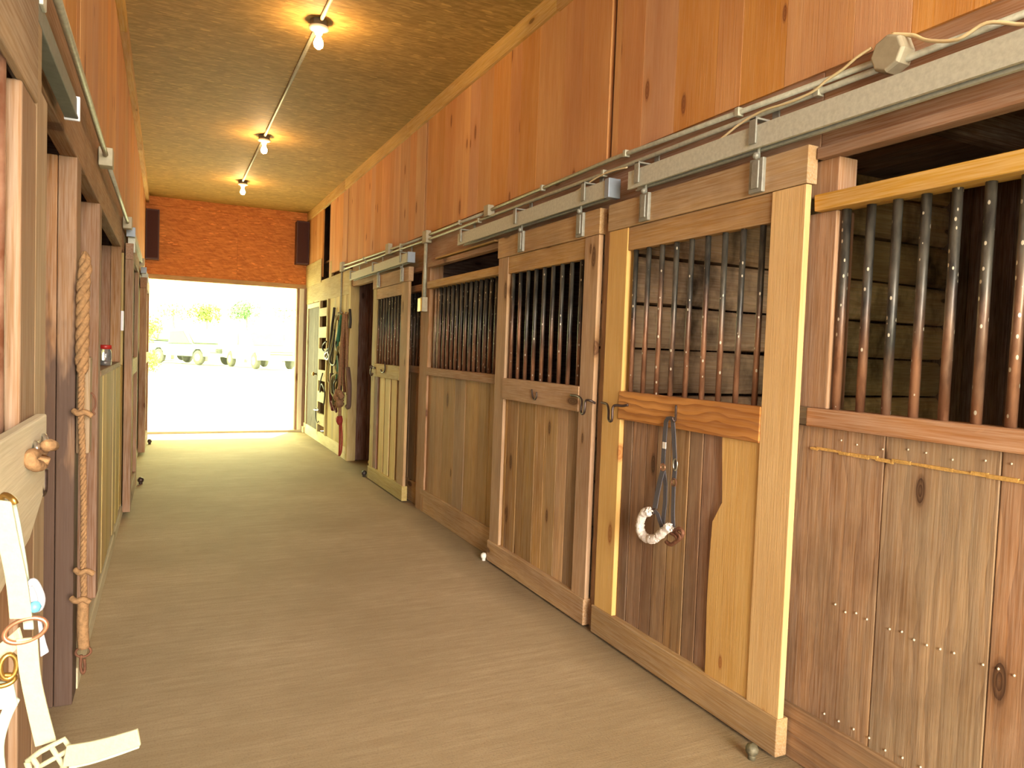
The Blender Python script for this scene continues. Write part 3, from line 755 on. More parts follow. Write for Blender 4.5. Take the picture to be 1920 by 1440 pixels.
# dark cabinets high in the far corners
for x0, x1, z0, z1, lb in ((-.315, -.13, 2.68, 3.43, 'tall dark brown speaker box high in the far left corner'), (1.89, 2.09, 2.79, 3.49, 'tall dark brown speaker box high in the far right corner')):
    t = thing('wall_speaker', lb, 'speaker', ((x0 + x1) / 2, 12.4, z0), 'speaker boxes')
    MB().box((x0, x1), (12.26, 12.455), (z0, z1), 'z').build('cabinet', 'speaker', t, .004)
    MB().box((x0 + .015, x1 - .015), (12.25, 12.262), (z0 + .02, z1 - .02), 'z').build('front_grille', 'grille', t, .003)

# ------------------------------------------------------------------ left wall
wl = structroot('wall_left')
mb = MB()
for a, b in ((YB, 3.30), (3.312, 6.6), (6.612, 9.9), (9.92, YE)): boards(mb, (XL - .025, XL), (a, b), (2.50, ZC), [.27, .22, .3, .25], gap=.0012, jit=.0004)
struct('upper_planking', mb, 'orange', wl, .001)
mb = MB().box((XL - .06, XL - .002), (YB, 3.6), (2.15, 2.50), 'y').box((XL - .06, XL - .002), (3.602, 6.5), (2.15, 2.50), 'y').box((XL - .06, XL - .002), (6.502, YE), (2.15, 2.50), 'y')
struct('header_beam', mb, 'leftwood', wl, .004)
mb = MB().box((XL - .05, XL), (YB, 1.0), (0, 2.15), 'z')
struct('near_boards', mb, 'leftwood', wl)
mb = MB().box((XL - .13, XL - .065), (3.26, 3.40), (0, 2.15), 'z').box((XL - .063, XL), (3.26, 3.40), (0, 2.15), 'z')
struct('doorway_jamb', mb, 'jamb', wl, .004)
mb = MB().box((XL - .12, XL), (4.3, 4.42), (.09, 2.15), 'z')
struct('inner_post', mb, 'leftwood', wl, .004)
mb = boards(MB(), (XL - .03, XL - .002), (4.42, 6.62), (.12, 1.25), [.2, .26, .18])
struct('lower_planking', mb, 'yellow', wl, .003)
struct('curb', MB().box((XL - .12, XL + .006), (3.4, YE), (0, .09), 'y'), 'whitish', wl, .005)
mb = MB().box((XL - .13, XL - .07), (6.2, 6.28), (1.25, 2.15), 'z').box((XL - .068, XL), (6.2, 6.28), (1.25, 2.15), 'z')
struct('window_jamb', mb, 'leftwood', wl, .003)
struct('window_ledge', MB().box((XL - .16, XL + .004), (4.42, 6.2), (1.25, 1.285), 'y'), 'leftwood', wl, .004)
mb = boards(MB(), (XL - .03, XL - .002), (6.62, 6.9), (.09, 2.15), .2); boards(mb, (XL - .03, XL - .002), (8.1, YE), (.09, 2.15), .24)
struct('far_planking', mb, 'yellow', wl, .003)
mb = MB().box((-3.6, -3.55), (YB, YE), (0, 2.9), 'z')
for y in (.95, 4.4, 6.9, 8.1): mb.box((-3.55, XL - .13), (y, y + .05), (0, 2.9), 'x')
mb.box((-3.55, XL - .06), (YB, YE), (2.72, 2.75), 'y')
struct('wall_left_back', mb, 'darkwood')
# unseen rear end of the barn, its open doorway made tall to let light in
mb = MB().box((-3.6, XL + .1), (YB - .05, YB), (0, 2.9), 'z').box((2.0, 5.1), (YB - .05, YB), (0, 2.9), 'z').box((XL - .1, 2.2), (YB - .05, YB), (3.5, ZC), 'x')
struct('wall_rear', mb, 'darkwood')
struct('roof_cover', MB().box((-6, 8), (YB - .5, YE + .14), (ZC + .3, ZC + .36), 'x').box((-3.7, -3.6), (YB, YE), (0, ZC + .4), 'z').box((5.12, 5.2), (YB, YE), (0, ZC + .4), 'z').box((-3.7, 5.2), (YB - .12, YB - .06), (3.5, ZC + .4), 'x').box((-3.7, XL), (YB - .12, YB - .06), (2.75, 3.5), 'x').box((2.0, 5.2), (YB - .12, YB - .06), (2.75, 3.5), 'x'), 'darkwood')

# nearest left sliding door, seen very obliquely
t = thing('stall_door', 'near left barred stall door with pale grimy middle plank, beside cream halter', 'stall door', (-.27, 1.3, 0), 'sliding stall doors')
XF = -.25
MB().box((XF - .045, XF - .012), (.62, 1.95), (1.985, 2.145), 'y').build('header_board', 'grim', t, .003)
MB().box((XF - .011, XF + .004), (.62, 1.785), (1.935, 2.145), 'y').build('top_rail', 'grim', t, .003)
MB().box((XF - .045, XF), (1.63, 1.795), (.03, 1.934), 'z').build('stile', 'leftwood', t, .004)
MB().box((XF - .045, XF), (1.797, 1.945), (.03, 1.984), 'z').build('stile', 'grim', t, .004)
MB().box((XF - .045, XF), (.62, .78), (.03, 1.984), 'z').build('stile', 'leftwood', t, .004)
mb = MB().prism([(.62, 1.0), (1.60, 1.075), (1.80, 1.14), (1.80, 1.295), (.62, 1.295)], 'x', XF + .001, XF + .022)
o = mb.build('middle_rail', 'grey', t, .004); o['label'] = 'pale grimy plank with a cut corner'
boards(MB(), (XF - .04, XF - .015), (.78, 1.63), (.1, 1.1), .14).build('lower_panel', 'leftwood', t, .003)
MB().box((XF - .045, XF + .002), (.62, 1.945), (.02, .15), 'y').build('bottom_rail', 'leftwood', t, .004)
for i in range(7):
    MB().tube([(XF - .022, 1.02 + .085 * i, 1.28), (XF - .022, 1.02 + .085 * i, 1.95)], .0145, 12).build('bar', 'barr', t)
for p in ((1.70, 1.25), (1.84, 1.27)):
    pass
# pin latch wrapped with tan rope
t2 = thing('rope_latch', 'tan rope latch with metal staples on near left door edge', 'latch', aty(75, 860, 1.8))
for (x, y0, y1, Y) in ((64, 832, 848, 1.74), (80, 818, 838, 1.86)):
    a, b = atx(x, y0, XF + .02), atx(x + 4, y1, XF + .03)
    MB().tube(smooth([atx(x, y0 + 20, XF + .005), a, atx(x + 5, y0 + 2, XF + .03), b]), .005, 8).build('staple', 'steel', t2)
MB().tube(smooth([atx(100, 836, XF + .03), atx(92, 834, XF + .05), atx(82, 840, XF + .035), atx(72, 852, XF + .03), atx(60, 852, XF + .03), atx(56, 862, XF + .03), atx(64, 872, XF + .035), atx(76, 872, XF + .04), atx(82, 858, XF + .045)]), .0115, 10).build('rope_wrap', 'rope', t2)
MB().tube(smooth([atx(72, 878, XF + .015), atx(73, 910, XF + .015), atx(77, 924, XF + .018), atx(82, 920, XF + .02), atx(83, 880, XF + .02)]), .007, 8).build('pin', 'iron', t2)

# left track and conduit
t = thing('door_track', 'grey sliding track on left beam with white end cap', 'door track', (-.28, 1.9, 2.16), 'sliding door tracks')
MB().box((-.298, -.268), (.4, 2.70), (2.158, 2.215), 'y').box((-.302, -.264), (.4, 2.70), (2.150, 2.158), 'y').build('rail', 'slate', t, .002)
MB().box((-.304, -.26), (2.70, 2.715), (2.145, 2.222), 'y').build('end_cap', 'capwhite', t, .003)
MB().box((-.318, -.26), (1.95, 2.0), (2.2, 2.3), 'z').build('bracket', 'galv', t, .003)
conduit('metal conduit along left beam ending at the first left box', [(-.285, .4, 2.40), (-.285, 2.8, 2.38), (-.285, 4.1, 2.36)], .012, group='left conduits')
conduit('shiny metal conduit along left beam past the first left box', [(-.285, 4.24, 2.35), (-.285, 6.3, 2.35)], .012, group='left conduits')
conduit('far metal conduit along left beam near the middle left door', [(-.285, 6.4, 2.35), (-.285, 9.6, 2.37)], .012, group='left conduits')
def jboxl(y, z, label):
    tag(MB().box((-.318, -.255), (y - .045, y + .045), (z - .045, z + .045), 'y').build('junction_box', 'box', None, .004, (-.29, y, z - .045)), label, 'junction box', 'junction boxes')
jboxl(4.17, 2.355, 'junction box on left beam above the inner post')
jboxl(6.35, 2.35, 'junction box on left beam above the middle left door')
jboxl(9.65, 2.37, 'junction box on left beam above the far left door')

# two further sliding doors on the left, edge on
for y0, y1, x0, x1, lb, m in ((6.62, 7.95, -.312, -.255, 'middle left sliding door seen edge on beyond the ledge', 'leftwood'), (10.1, 11.5, -.312, -.235, 'far left sliding door seen edge on beside the open barn end', 'leftwood')):
    t = thing('stall_door', lb, 'stall door', (-.28, (y0 + y1) / 2, 0), 'sliding stall doors')
    xf = x1 + .0
    MB().box((x0, xf), (y0, y1), (2.10, 2.23), 'y').build('header_board', m, t, .003)
    MB().box((x0, xf), (y0, y0 + .15), (.04, 2.098), 'z').build('stile', m, t, .003)
    MB().box((x0, xf), (y1 - .15, y1), (.04, 2.098), 'z').build('stile', m, t, .003)
    MB().box((x0, xf - .003), (y0 + .15, y1 - .15), (1.15, 1.29), 'y').build('middle_rail', 'yellow', t, .003)
    MB().box((x0, xf - .003), (y0 + .15, y1 - .15), (.04, .18), 'y').build('bottom_rail', m, t, .003)
    boards(MB(), (x0 + .005, x0 + .025), (y0 + .15, y1 - .15), (.18, 1.15), .16).build('lower_panel', 'yellow', t, .002)
    for i in range(8): MB().tube([(x0 + .02, y0 + .22 + i * .115, 1.28), (x0 + .02, y0 + .22 + i * .115, 2.11)], .012, 8).build('bar', 'bar', t)
    MB().box((x0 + .015, xf + .012), (y0 + .02, y0 + .06), (2.16, 2.28), 'z').build('hanger', 'galv', t, .003)
    t3 = thing('door_track', 'short grey track with square end cap above the ' + lb.split(' sliding')[0] + ' door', 'door track', (-.27, y0 + .9, 2.28), 'sliding door tracks')
    MB().box((-.30, -.25), (y0 - .04, y1 + .7), (2.285, 2.34), 'y').build('rail', 'galv', t3, .002)
    MB().box((-.305, -.24), (y0 - .07, y0 - .04), (2.275, 2.35), 'y').build('end_cap', 'capblue', t3, .003)

# hanging rope, wooden block, hook-eye and jar on the left
Yr = 3.24
def yl(pts, Y): return [aty(x, y, Y) for x, y in pts]
t = thing('stall_rope', 'tan chewed rope hanging down the left doorway edge with snap at its end', 'rope', aty(155, 1255, Yr))
MB().twist(smooth(yl([(158, 472), (160, 495), (156, 540), (155, 600), (154, 660), (154, 700)], Yr - .02), 4), [.008, .012, .016, .02] + [.024] * 15 + [.02, .016], .14).build('thick_rope', 'rope', t)
MB().twist(smooth(yl([(153, 695), (152, 780), (155, 860), (157, 960), (156, 1060), (158, 1130)], Yr - .03), 5), .0115, .06).build('thin_rope', 'rope', t)
for c in ((154, 775), (157, 1072), (150, 1125)):
    p = aty(c[0], c[1], Yr - .035)
    MB().tube(smooth([p + Vector((-.03, 0, .012)), p + Vector((-.012, -.012, 0)), p + Vector((.01, -.012, .006)), p + Vector((.034, -.008, -.01))], 5), .011, 8).build('knot', 'rope', t)
MB().tube(smooth(yl([(157, 1125), (155, 1150), (155, 1185), (157, 1215)], Yr - .03), 4), .021, 10).build('rope_splice', 'rope', t)
c = aty(156, 1222, Yr - .03)
MB().ring(c, (1, 0, 0), (0, 0, 1), (.026, .02), .005).build('ring', 'rust', t)
MB().tube(smooth(yl([(152, 1228), (151, 1250), (155, 1262), (159, 1255), (158, 1235)], Yr - .03)), .006, 8).build('snap_hook', 'rust', t)
p0, p1 = aty(147, 852, 3.25), aty(173, 670, 3.25)
t = thing('wooden_block', 'worn wooden block on left doorway edge with a metal hook eye', 'block', (p0.x, 3.25, p0.z))
MB().box((XL + .003, XL + .05), (3.265, 3.35), (p0.z, p1.z), 'z').build('body', 'grim', t, .006)
MB().tube(smooth(yl([(170, 736), (176, 742), (179, 752), (178, 764), (174, 772), (178, 776), (172, 778)], 3.29), 4), .0035, 8).build('hook_eye', 'rust', t)
t = thing('glass_jar', 'small glass jar with red lid on the left window ledge', 'jar', (-.352, 5.25, 1.285))
MB().lathe((-.352, 5.25, 1.286), (0, 0, 1), [(.03, 0), (.034, .006), (.034, .085), (.028, .1), (.028, .108)], 20).build('jar_body', 'glass', t)
MB().lathe((-.352, 5.25, 1.39), (0, 0, 1), [(.036, 0), (.036, .022), (.032, .026)], 20).build('lid', 'redlid', t)
MB().lathe((-.352, 5.25, 1.29), (0, 0, 1), [(.027, 0), (.027, .03)], 14).build('contents', 'steel', t)
o = MB().box((XL + .001, XL + .02), (6.22, 6.27), (1.52, 1.67), 'z').build('switch_plate', 'capwhite', None, .003, (XL + .01, 6.245, 1.52))
tag(o, 'small white plate on the left window jamb edge', 'switch plate')

# ------------------------------------------------------------------ halter on the nearest right door
Xh = 2.015
def hp(x, y, X=Xh): return atx(1160 + x / 4.5, 740 + y / 4.5, X)
t = thing('horse_halter', 'grey blue halter with white fleece noseband on the nearest right door', 'halter', hp(300, 1250))
def px_ribbon(pts, wpx, X, th=.0035):
    L = []; Rr = []
    for i, p in enumerate(pts):
        a = pts[max(i - 1, 0)]; b = pts[min(i + 1, len(pts) - 1)]
        d = Vector((b[0] - a[0], b[1] - a[1])).normalized(); n = Vector((-d.y, d.x)) * wpx / 2
        xx = X[i] if isinstance(X, list) else X
        L.append(hp(p[0] + n.x, p[1] + n.y, xx)); Rr.append(hp(p[0] - n.x, p[1] - n.y, xx))
    return MB().ribbon(L, Rr, th)
px_ribbon([(465, 205), (440, 198), (415, 200), (400, 225), (393, 300), (385, 400), (378, 500), (373, 590)], 32, 2.02).build('crown_strap', 'navy', t)
px_ribbon([(455, 205), (462, 300), (468, 420), (474, 540), (474, 640), (466, 720)], 32, 2.018).build('crown_strap', 'navy', t)
px_ribbon([(372, 640), (350, 720), (325, 840), (305, 960)], 36, 2.015).build('cheek_strap', 'navy', t)
px_ribbon([(380, 640), (395, 760), (392, 900), (372, 1090)], 30, 2.02).build('throat_strap', 'navy', t)
px_ribbon([(464, 760), (460, 900), (457, 1010), (462, 1130)], 28, 2.018).build('cheek_strap', 'navy', t)
px_ribbon([(300, 975), (330, 1010), (345, 1060), (365, 1120)], 28, 2.01).build('chin_strap', 'navy', t)
ry, rz = Vector((0, 1, 0)), Vector((0, 0, 1))
for c, r, m in (((373, 612), .0155, 'copper'), ((466, 740), .016, 'rust'), ((292, 985), .012, 'iron'), ((470, 1150), .014, 'steel')):
    MB().ring(hp(*c, 2.012), ry, rz, r, .003, 20).build('ring', m, t)
MB().ring(hp(478, 592, 2.012), ry, rz, (.014, .026), .003, 20).build('buckle', 'steel', t)
MB().box((2.010, 2.013), (hp(406, 400).y, hp(378, 400).y), (hp(390, 455).z, hp(390, 400).z), 'z').build('size_tag', 'tag', t)
mb = MB(); path = smooth([hp(x, y, 2.0) for x, y in ((262, 985), (215, 1000), (190, 1050), (180, 1110), (195, 1175), (240, 1215), (300, 1215), (350, 1180), (400, 1135), (430, 1120))], 8)
mb.tube(path, [.02 + .0035 * noise.noise(p * 60) for p in path], 14)
for q in range(420):
    p = random.choice(path) + Vector((random.gauss(0, .3), random.gauss(0, 1), random.gauss(0, 1))).normalized() * .019
    mb.ball(p, random.uniform(.003, .005), 6)
mb.build('fleece_noseband', 'fleece', t)
mb = MB().tube(smooth([hp(x, y, 2.01) for x, y in ((470, 1155), (510, 1130), (540, 1160), (530, 1200), (490, 1235), (440, 1265), (400, 1240))]), .009, 8)
mb.tube(smooth([hp(x, y, 2.005) for x, y in ((440, 1170), (480, 1190), (500, 1220), (520, 1195), (480, 1160))]), .008, 8)
mb.build('tie_strap', 'rust', t)
p = [hp(x, y, X) for x, y, X in ((484, 90, 2.03), (482, 150, 2.024), (478, 215, 2.012), (466, 222, 2.004), (455, 205, 2.0), (455, 190, 2.0))]
tag(MB().tube(smooth(p), .005, 8).build('rail_hook', 'iron', None, 0, p[0]), 'iron hook holding the fleece noseband halter on orange rail', 'hook', 'door hooks')

# ------------------------------------------------------------------ cream halter, close on the left
Yc = .98
def cp(x, y, dy=0): return aty(x, y, Yc + dy)
t = thing('horse_halter', 'cream nylon halter hanging close on the near left door', 'halter', cp(60, 1440))
def cr(name, L, R, mat='cream', th=.004, dy=0, dy2=None):
    n = len(L); f = lambda i: dy + ((dy2 - dy) * i / (n - 1) if dy2 is not None else 0)
    Ls = smooth([cp(x, y, f(i)) for i, (x, y) in enumerate(L)], 4); Rs = smooth([cp(x, y, f(i)) for i, (x, y) in enumerate(R)], 4)
    return MB().ribbon(Ls, Rs, th).build(name, mat, t, .001)
cr('cheek_strap', [(-22, 935), (-8, 1000), (10, 1085), (18, 1160)], [(22, 940), (36, 1015), (51, 1085), (61, 1160)])
cr('cheek_strap_back', [(0, 935), (12, 1000), (35, 1085), (44, 1180)], [(30, 940), (42, 1000), (55, 1085), (64, 1180)], 'creamd', .004, .03)
cr('nose_strap', [(30, 1198), (36, 1260), (50, 1330), (66, 1400)], [(71, 1194), (76, 1260), (88, 1320), (106, 1388)])
cr('jaw_strap', [(36, 1176), (20, 1190), (-20, 1222)], [(44, 1206), (26, 1222), (-20, 1262)], 'cream', .004, .0, .01)
cr('chin_strap', [(-30, 1275), (0, 1278), (25, 1278)], [(-30, 1320), (2, 1330), (34, 1322)], 'creamd', .004, .01)
cr('chin_strap', [(20, 1300), (0, 1340), (-14, 1400), (-20, 1460)], [(38, 1312), (20, 1350), (8, 1400), (14, 1460)], 'creamd', .004, .012)
cr('buckle_strap', [(126, 1397), (170, 1390), (215, 1379), (258, 1366)], [(118, 1438), (170, 1428), (215, 1413), (264, 1397)], 'cream', .004, -.02, -.05)
cr('buckle_strap', [(128, 1412), (170, 1405), (215, 1395), (256, 1383)], [(130, 1442), (170, 1433), (215, 1419), (262, 1402)], 'creamd', .003, -.012, -.04)
MB().ring(cp(48, 1182), (cp(76, 1172) - cp(20, 1186)), rz, (.021, .0135), .0028, 28).build('ring', 'copper', t)
mb = MB()
q = [(50, 1428), (76, 1409), (120, 1386), (132, 1402), (112, 1452), (64, 1470)]
mb.tube([cp(*c, -.01) for c in q + [q[0]]], .0034, 8)
mb.tube([cp(60, 1420, -.012), cp(90, 1466, -.012)], .003, 8).tube([cp(96, 1400, -.012), cp(122, 1442, -.012)], .003, 8).tube([cp(62, 1444, -.012), cp(126, 1408, -.012)], .003, 8)
mb.build('buckle', 'cream', t)
MB().tube(smooth([cp(x, y, .01) for x, y in ((54, 1096), (62, 1090), (70, 1100), (78, 1122), (74, 1140), (64, 1142))]), .0042, 8).ribbon([cp(54, 1095, .012), cp(60, 1142, .012)], [cp(70, 1100, .012), cp(76, 1138, .012)], .004).build('snap', 'plastic', t)
MB().ball(cp(65, 1138, .004), .007, 8).build('bead', 'bluetag', t)
cr('loose_end', [(70, 1160), (74, 1200), (76, 1232)], [(78, 1160), (84, 1195), (92, 1222)], 'plastic', .003, .02)
MB().ring(cp(16, 1250, .0), (1, .3, 0), rz, (.008, .014), .003, 18).ring(cp(6, 1276, .0), (1, .3, 0), rz, (.011, .006), .003, 18).build('snap_brass', 'brass', t)
p = [Vector((XF + .02, Yc + .04, cp(10, 940).z + .03)), cp(-14, 938, .02), cp(8, 928, .01), cp(24, 936, .0), cp(29, 944, 0)]
tag(MB().tube(smooth(p), .0035, 8).build('wall_hook', 'brass', None, 0, p[0]), 'small hook holding the cream halter on the near left door', 'hook')

# ------------------------------------------------------------------ tack on the far right planking
def tk(pts, X=2.06): return smooth([atx(p[0], p[1], p[2] if len(p) > 2 else X) for p in pts], 4)
def tack(name, label, cat, parts, group):
    t = thing(name, label, cat, parts[0][1][0], group)
    for n, pts, r, m in parts:
        MB().tube(pts, r, 8).build(n, m, t)
    return t
G = 'tack hanging on the far right wall'
tack('lead_rope', 'pale green lead rope hanging in a long loop on far right planking', 'lead rope', [
    ('rope', tk([(640, 588), (634, 590), (629, 605), (625, 630), (620, 655), (616, 690), (615, 712), (619, 720)]), .014, 'ropeg'),
    ('rope_loop', tk([(634, 650), (631, 668), (629, 690), (632, 700), (623, 706), (620, 722), (621, 735), (626, 744)]), .013, 'ropeg')], G)
tack('lead_rope', 'thick brown lead rope falling to a frayed knot beside the open far stall', 'lead rope', [
    ('rope', tk([(646, 589), (644, 620), (641, 660), (639, 700), (637, 735)], 2.04), .03, 'ropeb'),
    ('rope_tail', tk([(650, 590), (651, 640), (650, 690), (652, 740)], 2.06), .02, 'ropeb')], G)
t = thing('hay_net', 'fuzzy brown bundled hay net low among the hanging tack', 'hay net', atx(638, 770, 2.04), G)
mb = MB()
for i in range(16): mb.ball(atx(634 + random.uniform(-5, 6), 744 + random.uniform(-16, 16), 2.0 + random.uniform(-.02, .02)), random.uniform(.03, .05), 8, (1, 1, 1.1), .6)
mb.build('bundle', 'ropeb', t)
MB().tube(tk([(637, 755), (637, 775), (636, 786)], 2.04), .022, 8).build('neck', 'ropeb', t)
t = tack('lead_rope', 'red lead rope knotted and hanging lowest to the floor', 'lead rope', [
    ('rope', tk([(637, 772), (637, 785), (637, 800), (637, 830), (636, 855)], 2.04), .013, 'roper'),
    ('rope_tail', tk([(640, 795), (641, 820), (640, 845), (637, 854)], 2.045), .011, 'roper')], G)
MB().ball(atx(637, 788, 2.035), .05, 10, (1, 1, 1.2), .5).build('knot', 'roper', t)
tack('horse_halter', 'dark leather halter with round rings at left of the hanging tack', 'halter', [
    ('crown', tk([(627, 577), (625, 595), (623, 610), (620, 640), (616, 665), (612, 672)], 2.07), .02, 'black'),
    ('noseband', tk([(612, 640), (606, 646), (605, 655), (609, 660), (616, 652)], 2.06), .01, 'black'),
    ('ring', tk([(613, 660), (609, 665), (610, 672), (614, 674), (617, 668), (614, 660)], 2.06), .01, 'steel')], G)
tack('horse_halter', 'black web halter in a U loop amid the hanging tack', 'halter', [
    ('cheek', tk([(628, 618), (624, 650), (619, 672), (621, 683), (627, 684), (630, 676)], 2.05), .012, 'black'),
    ('throat', tk([(636, 600), (634, 625), (630, 645), (634, 665), (636, 690), (634, 715)], 2.075), .016, 'black')], G)
tack('horse_halter', 'teal green halter strap amid the hanging tack', 'halter', [
    ('strap', tk([(641, 592), (638, 610), (635, 630), (634, 640)], 2.05), .026, 'teal'),
    ('cheek', tk([(634, 640), (632, 660), (633, 690), (630, 712)], 2.065), .013, 'teal')], G)
tack('horse_halter', 'maroon web halter low behind the fuzzy brown hay net', 'halter', [
    ('strap', tk([(622, 700), (620, 730), (621, 755), (624, 768)], 2.07), .026, 'maroon'),
    ('noseband', tk([(622, 752), (627, 768), (631, 772), (629, 760)], 2.06), .012, 'maroon')], G)
tack('lead_rope', 'thin dark lead with metal snap hanging on ladder edge by dark door', 'lead rope', [
    ('rope', tk([(605, 700), (601, 715), (600, 735), (603, 720), (609, 735), (607, 760)], 2.05), .011, 'black'),
    ('tail', tk([(598, 770), (593, 765), (592, 780), (594, 792), (597, 790)], 2.05), .009, 'black'),
    ('snap', tk([(589, 768), (593, 769), (598, 769)], 2.05), .012, 'steel')], G)
tack('lead_rope', 'dark olive lead rope hanging straight beside the pale green rope', 'lead rope', [
    ('rope', tk([(631, 592), (627, 625), (624, 660), (622, 700), (624, 740), (626, 764)], 2.068), .014, 'olive'),
    ('rope_loop', tk([(643, 590), (641, 640), (637, 690), (630, 730), (628, 755), (633, 762)], 2.07), .014, 'olive')], G)
tack('horse_halter', 'dark brown leather headstall hanging between the teal strap and brown rope', 'halter', [
    ('crown', tk([(648, 590), (646, 625), (645, 665), (644, 700), (646, 735)], 2.055), .02, 'rust'),
    ('noseband', tk([(630, 712), (626, 722), (628, 738), (634, 742), (640, 730), (638, 716)], 2.05), .012, 'black')], G)
tack('tie_strap', 'dark brown strap hanging at the edge of the open far stall', 'strap', [
    ('strap', tk([(656, 580), (657, 600), (656, 615)], 2.07), .018, 'black'),
    ('strap_lower', tk([(652, 690), (655, 720), (654, 760), (651, 762)], 2.07), .03, 'darkwood')], G)
# peg rail
t = thing('peg_rail', 'row of small pegs carrying the hanging tack', 'peg rail', atx(645, 586, 2.09))
MB().box((2.085, 2.10), (9.3, 10.05), (1.82, 1.90), 'y').build('rail', 'tan', t, .002)
for x in (634, 641, 648): MB().tube([atx(x, 587, 2.095), atx(x, 586, 2.02)], .01, 8).build('peg', 'steel', t)

# ------------------------------------------------------------------ outdoors
mb = MB(); n = 30
vs = []; gs = []
for i in range(n + 1):
    y = YE + .1 + (90 - YE) * i / n; z = -.02 + .37 * max(0, min(1, (y - 16) / 17))
    for x in (-60, -20, 0, 20, 60): vs.append((x, y, z)); gs.append(Vector((x, y, 0)))
mb._add(vs, [(i * 5 + k, i * 5 + k + 1, (i + 1) * 5 + k + 1, (i + 1) * 5 + k) for i in range(n) for k in range(4)], gs, .5)
struct('ground', mb, 'gravel')
struct('ground_rear', MB().box((-12, 12), (YB - 25, YB), (-.2, -.01), 'x'), 'gravel')

def vehicle(name, label, cat, loc, rz_, paint, L=5.2, W=1.9, pickup=True, s=1.0):
    t = thing(name, label, cat, loc); t.rotation_euler = (0, 0, rz_)
    Rm = Matrix.Rotation(rz_, 3, 'Z'); base = Vector(loc)
    def put(mb, nm, mat, bev=0, parent=None):
        mb.v = [v * s + base for v in mb.v]   # stored relative to the thing
        return mb.build(nm, mat, parent or t, bev)
    h = L / 2
    # nose towards +x
    prof = [(-h, .45), (-h, 1.02), (-h + 1.75, 1.04), (h - 1.55, 1.06), (h - .12, .98), (h, .85), (h, .45), (h - .55, .42), (h - .6, .62), (h - .78, .8), (h - 1.12, .8), (h - 1.32, .62), (h - 1.36, .42),
            (-h + 1.5, .42), (-h + 1.46, .62), (-h + 1.26, .8), (-h + .94, .8), (-h + .74, .62), (-h + .7, .42)]
    put(MB().prism(prof, 'y', -W / 2, W / 2), 'body', paint, .03)
    if pickup: cab = [(-.85, 1.04), (-.75, 1.78), (.45, 1.82), (1.1, 1.06)]
    else: cab = [(-h + .1, 1.0), (-h + .3, 1.78), (.55, 1.82), (1.2, 1.06)]
    put(MB().prism(cab, 'y', -W / 2 + .1, W / 2 - .1), 'cab', paint, .04)
    g = [(cab[0][0] + .14, 1.1), (cab[1][0] + .1, 1.68), (cab[2][0] - .08, 1.72), (cab[3][0] - .2, 1.1)]
    for y in (-1, 1): put(MB().prism(g, 'y', y * (W / 2 - .1), y * (W / 2 - .085)), 'side_window', 'carglass')
    a, b = cab[3], cab[2]
    put(MB().ribbon([(a[0] + .0, -W / 2 + .2, a[1] + .06), (b[0] + .05, -W / 2 + .26, b[1] - .08)], [(a[0] + .0, W / 2 - .2, a[1] + .06), (b[0] + .05, W / 2 - .26, b[1] - .08)], .03), 'windshield', 'carglass')
    if pickup: put(MB().box((-h + .1, -.95), (-W / 2 + .1, W / 2 - .1), (1.0, 1.055), 'x'), 'bed', 'tyre')
    for x in (h - .95, -h + 1.1):
        for y in (-1, 1):
            w = put(MB().lathe((x, y * (W / 2 - .22), .38), (0, y, 0), [(.2, 0), (.36, .01), (.38, .05), (.38, .18), (.34, .23), (.2, .23)], 24), 'wheel', 'tyre')
            put(MB().lathe((x, y * (W / 2 - .2), .38), (0, y, 0), [(.19, .1), (.2, .215), (.05, .225)], 16), 'hub', 'chrome', 0, w)
    put(MB().box((h - .02, h + .1), (-W / 2, W / 2), (.45, .62), 'y'), 'front_bumper', 'chrome', .02)
    put(MB().box((-h - .1, -h + .02), (-W / 2, W / 2), (.5, .65), 'y'), 'rear_bumper', 'chrome', .02)
    put(MB().box((h - .01, h + .03), (-.55, .55), (.68, .75), 'y').box((h - .01, h + .03), (-.55, .55), (.8, .86), 'y'), 'grille', 'tyre')
    for y in (-1, 1): put(MB().box((h - .03, h + .02), (y * .62, y * .88), (.68, .88), 'y'), 'headlight', 'chrome', .02)
    return t
vehicle('pickup_truck', 'grey pickup truck parked outside in the middle of the opening', 'pickup truck', (1.1, 38.0, .37), -.95, 'cargrey', s=.9)
vehicle('sport_utility_vehicle', 'silver boxy car parked outside behind the grey pickup', 'car', (-.7, 44.5, .37), -.9, 'carsilver', 4.6, 1.85, False)
vehicle('pickup_truck', 'white pickup truck parked outside at right of the grey one', 'pickup truck', (3.75, 34.0, .37), -1.3, 'carwhite', s=.9)

def tree(label, x, y, r, h, mat, trunk=True, sq=.8, n=1500, z0=.3):
    t = thing('tree', label, 'tree', (x, y, z0), 'trees outside')
    mb = MB(); blobs = [(Vector((x, y, z0 + h)) + Vector((random.uniform(-.6, .6) * r, random.uniform(-.5, .5) * r, random.uniform(-.5, .5) * r * sq)), r * random.uniform(.35, .6)) for _ in range(9)]
    for i in range(n):
        c, rr = random.choice(blobs); d = Vector((random.gauss(0, 1), random.gauss(0, 1), random.gauss(0, 1))).normalized()
        p = c + d * rr * random.uniform(.6, 1); a = Vector((random.gauss(0, 1), random.gauss(0, 1), random.gauss(0, 1))).normalized(); b = a.orthogonal().normalized(); q = r * .075
        mb._add([p - a * q, p + b * q * .6, p + a * q, p - b * q * .6], [(0, 1, 2, 3)], [p] * 4, .5)
    mb.build('foliage', mat, t)
    MB().tube([(x, y, z0), (x + .05, y, z0 + h * .6), (x, y, z0 + h * 1.05)], [r * .1, r * .08, r * .04], 10).build('trunk', 'bark', t)
tree('bright yellow green bush at left edge of the open barn end', -.75, 30, .8, 1.5, 'leafy', n=900)
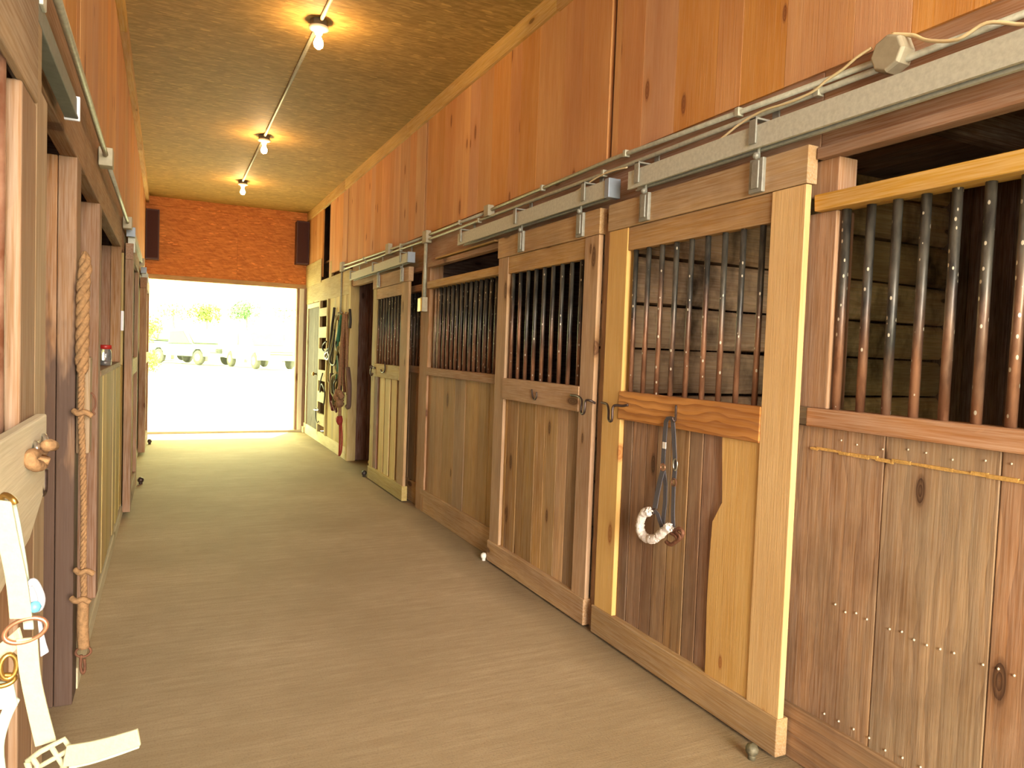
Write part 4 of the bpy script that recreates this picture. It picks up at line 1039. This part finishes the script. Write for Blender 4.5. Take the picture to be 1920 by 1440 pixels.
tree('low yellow green shrub under the bush at left of the opening', -.7, 28.5, .6, .45, 'leafy', n=700)
tree('green tree between white walls beyond the grey pickup', 2.0, 44, 1.0, 2.75, 'leafy', sq=.35, n=1100)
tree('dark green tree spreading beyond the white pickup', 4.1, 44, 1.0, 2.9, 'leafg', sq=.4, n=1100)
tree('thin pale green tree at right beyond the white pickup', 6.6, 47, 1.0, 3.1, 'leafg', sq=.3, n=260)
tree('pale thin green tree above the silver car', .3, 47, 1.0, 2.9, 'leafy', sq=.4, n=260)
o = MB().box((-6, 1.2), (50, 51), (.3, 3.5), 'z').box((3.05, 3.7), (49, 50), (.3, 3.6), 'z').build('shed', 'siding', None, .02, (-2, 50, .3))
tag(o, 'white shed walls beyond the parked vehicles outside', 'shed')

# ------------------------------------------------------------------ light
w = bpy.data.worlds.new('daylight'); S.world = w; w.use_nodes = True
bg = w.node_tree.nodes['Background']
wn, wk = w.node_tree.nodes, w.node_tree.links
tc = wn.new('ShaderNodeTexCoord'); sx = wn.new('ShaderNodeSeparateXYZ'); wk.new(tc.outputs['Generated'], sx.inputs[0])
mr = wn.new('ShaderNodeMapRange'); wk.new(sx.outputs[1], mr.inputs[0]); mr.inputs[1].default_value = -.92; mr.inputs[2].default_value = -.86
mx = wn.new('ShaderNodeMix'); mx.data_type = 'RGBA'; wk.new(mr.outputs[0], mx.inputs[0])
mx.inputs[6].default_value = (3.6, 3.3, 2.9, 1)      # added bright patch behind the camera, lights the near stalls
mx.inputs[7].default_value = (1.0, 1.06, .50, 1)     # daylight through the trees ahead
wk.new(mx.outputs[2], bg.inputs['Color']); bg.inputs['Strength'].default_value = 13
def portal(y, rx, name, h):
    l = bpy.data.lights.new(name, 'AREA'); l.shape = 'RECTANGLE'; l.size = 2.3; l.size_y = h
    l.cycles.is_portal = True
    o = bpy.data.objects.new(name, l); COL.objects.link(o); o.location = (.87, y, h / 2 + .01); o.rotation_euler = (rx, 0, 0)
portal(YE + .16, -PI / 2, 'daylight_opening_front', 2.38)
portal(YB - .08, PI / 2, 'daylight_opening_rear', 3.45)
sun = bpy.data.lights.new('sun', 'SUN'); sun.energy = 14; sun.angle = .02; sun.color = (1, .95, .86)
o = bpy.data.objects.new('sun', sun); COL.objects.link(o); o.location = (10, 30, 40)
o.rotation_euler = Vector((-.18, -.36, -.915)).to_track_quat('-Z', 'Y').to_euler()
fl = bpy.data.lights.new('camera_flash', 'POINT'); fl.energy = 62; fl.shadow_soft_size = .03; fl.color = (1, .93, .84)
o = bpy.data.objects.new('camera_flash', fl); COL.objects.link(o); o.location = EYE - R_ * .05 + U_ * .06 + F_ * .03
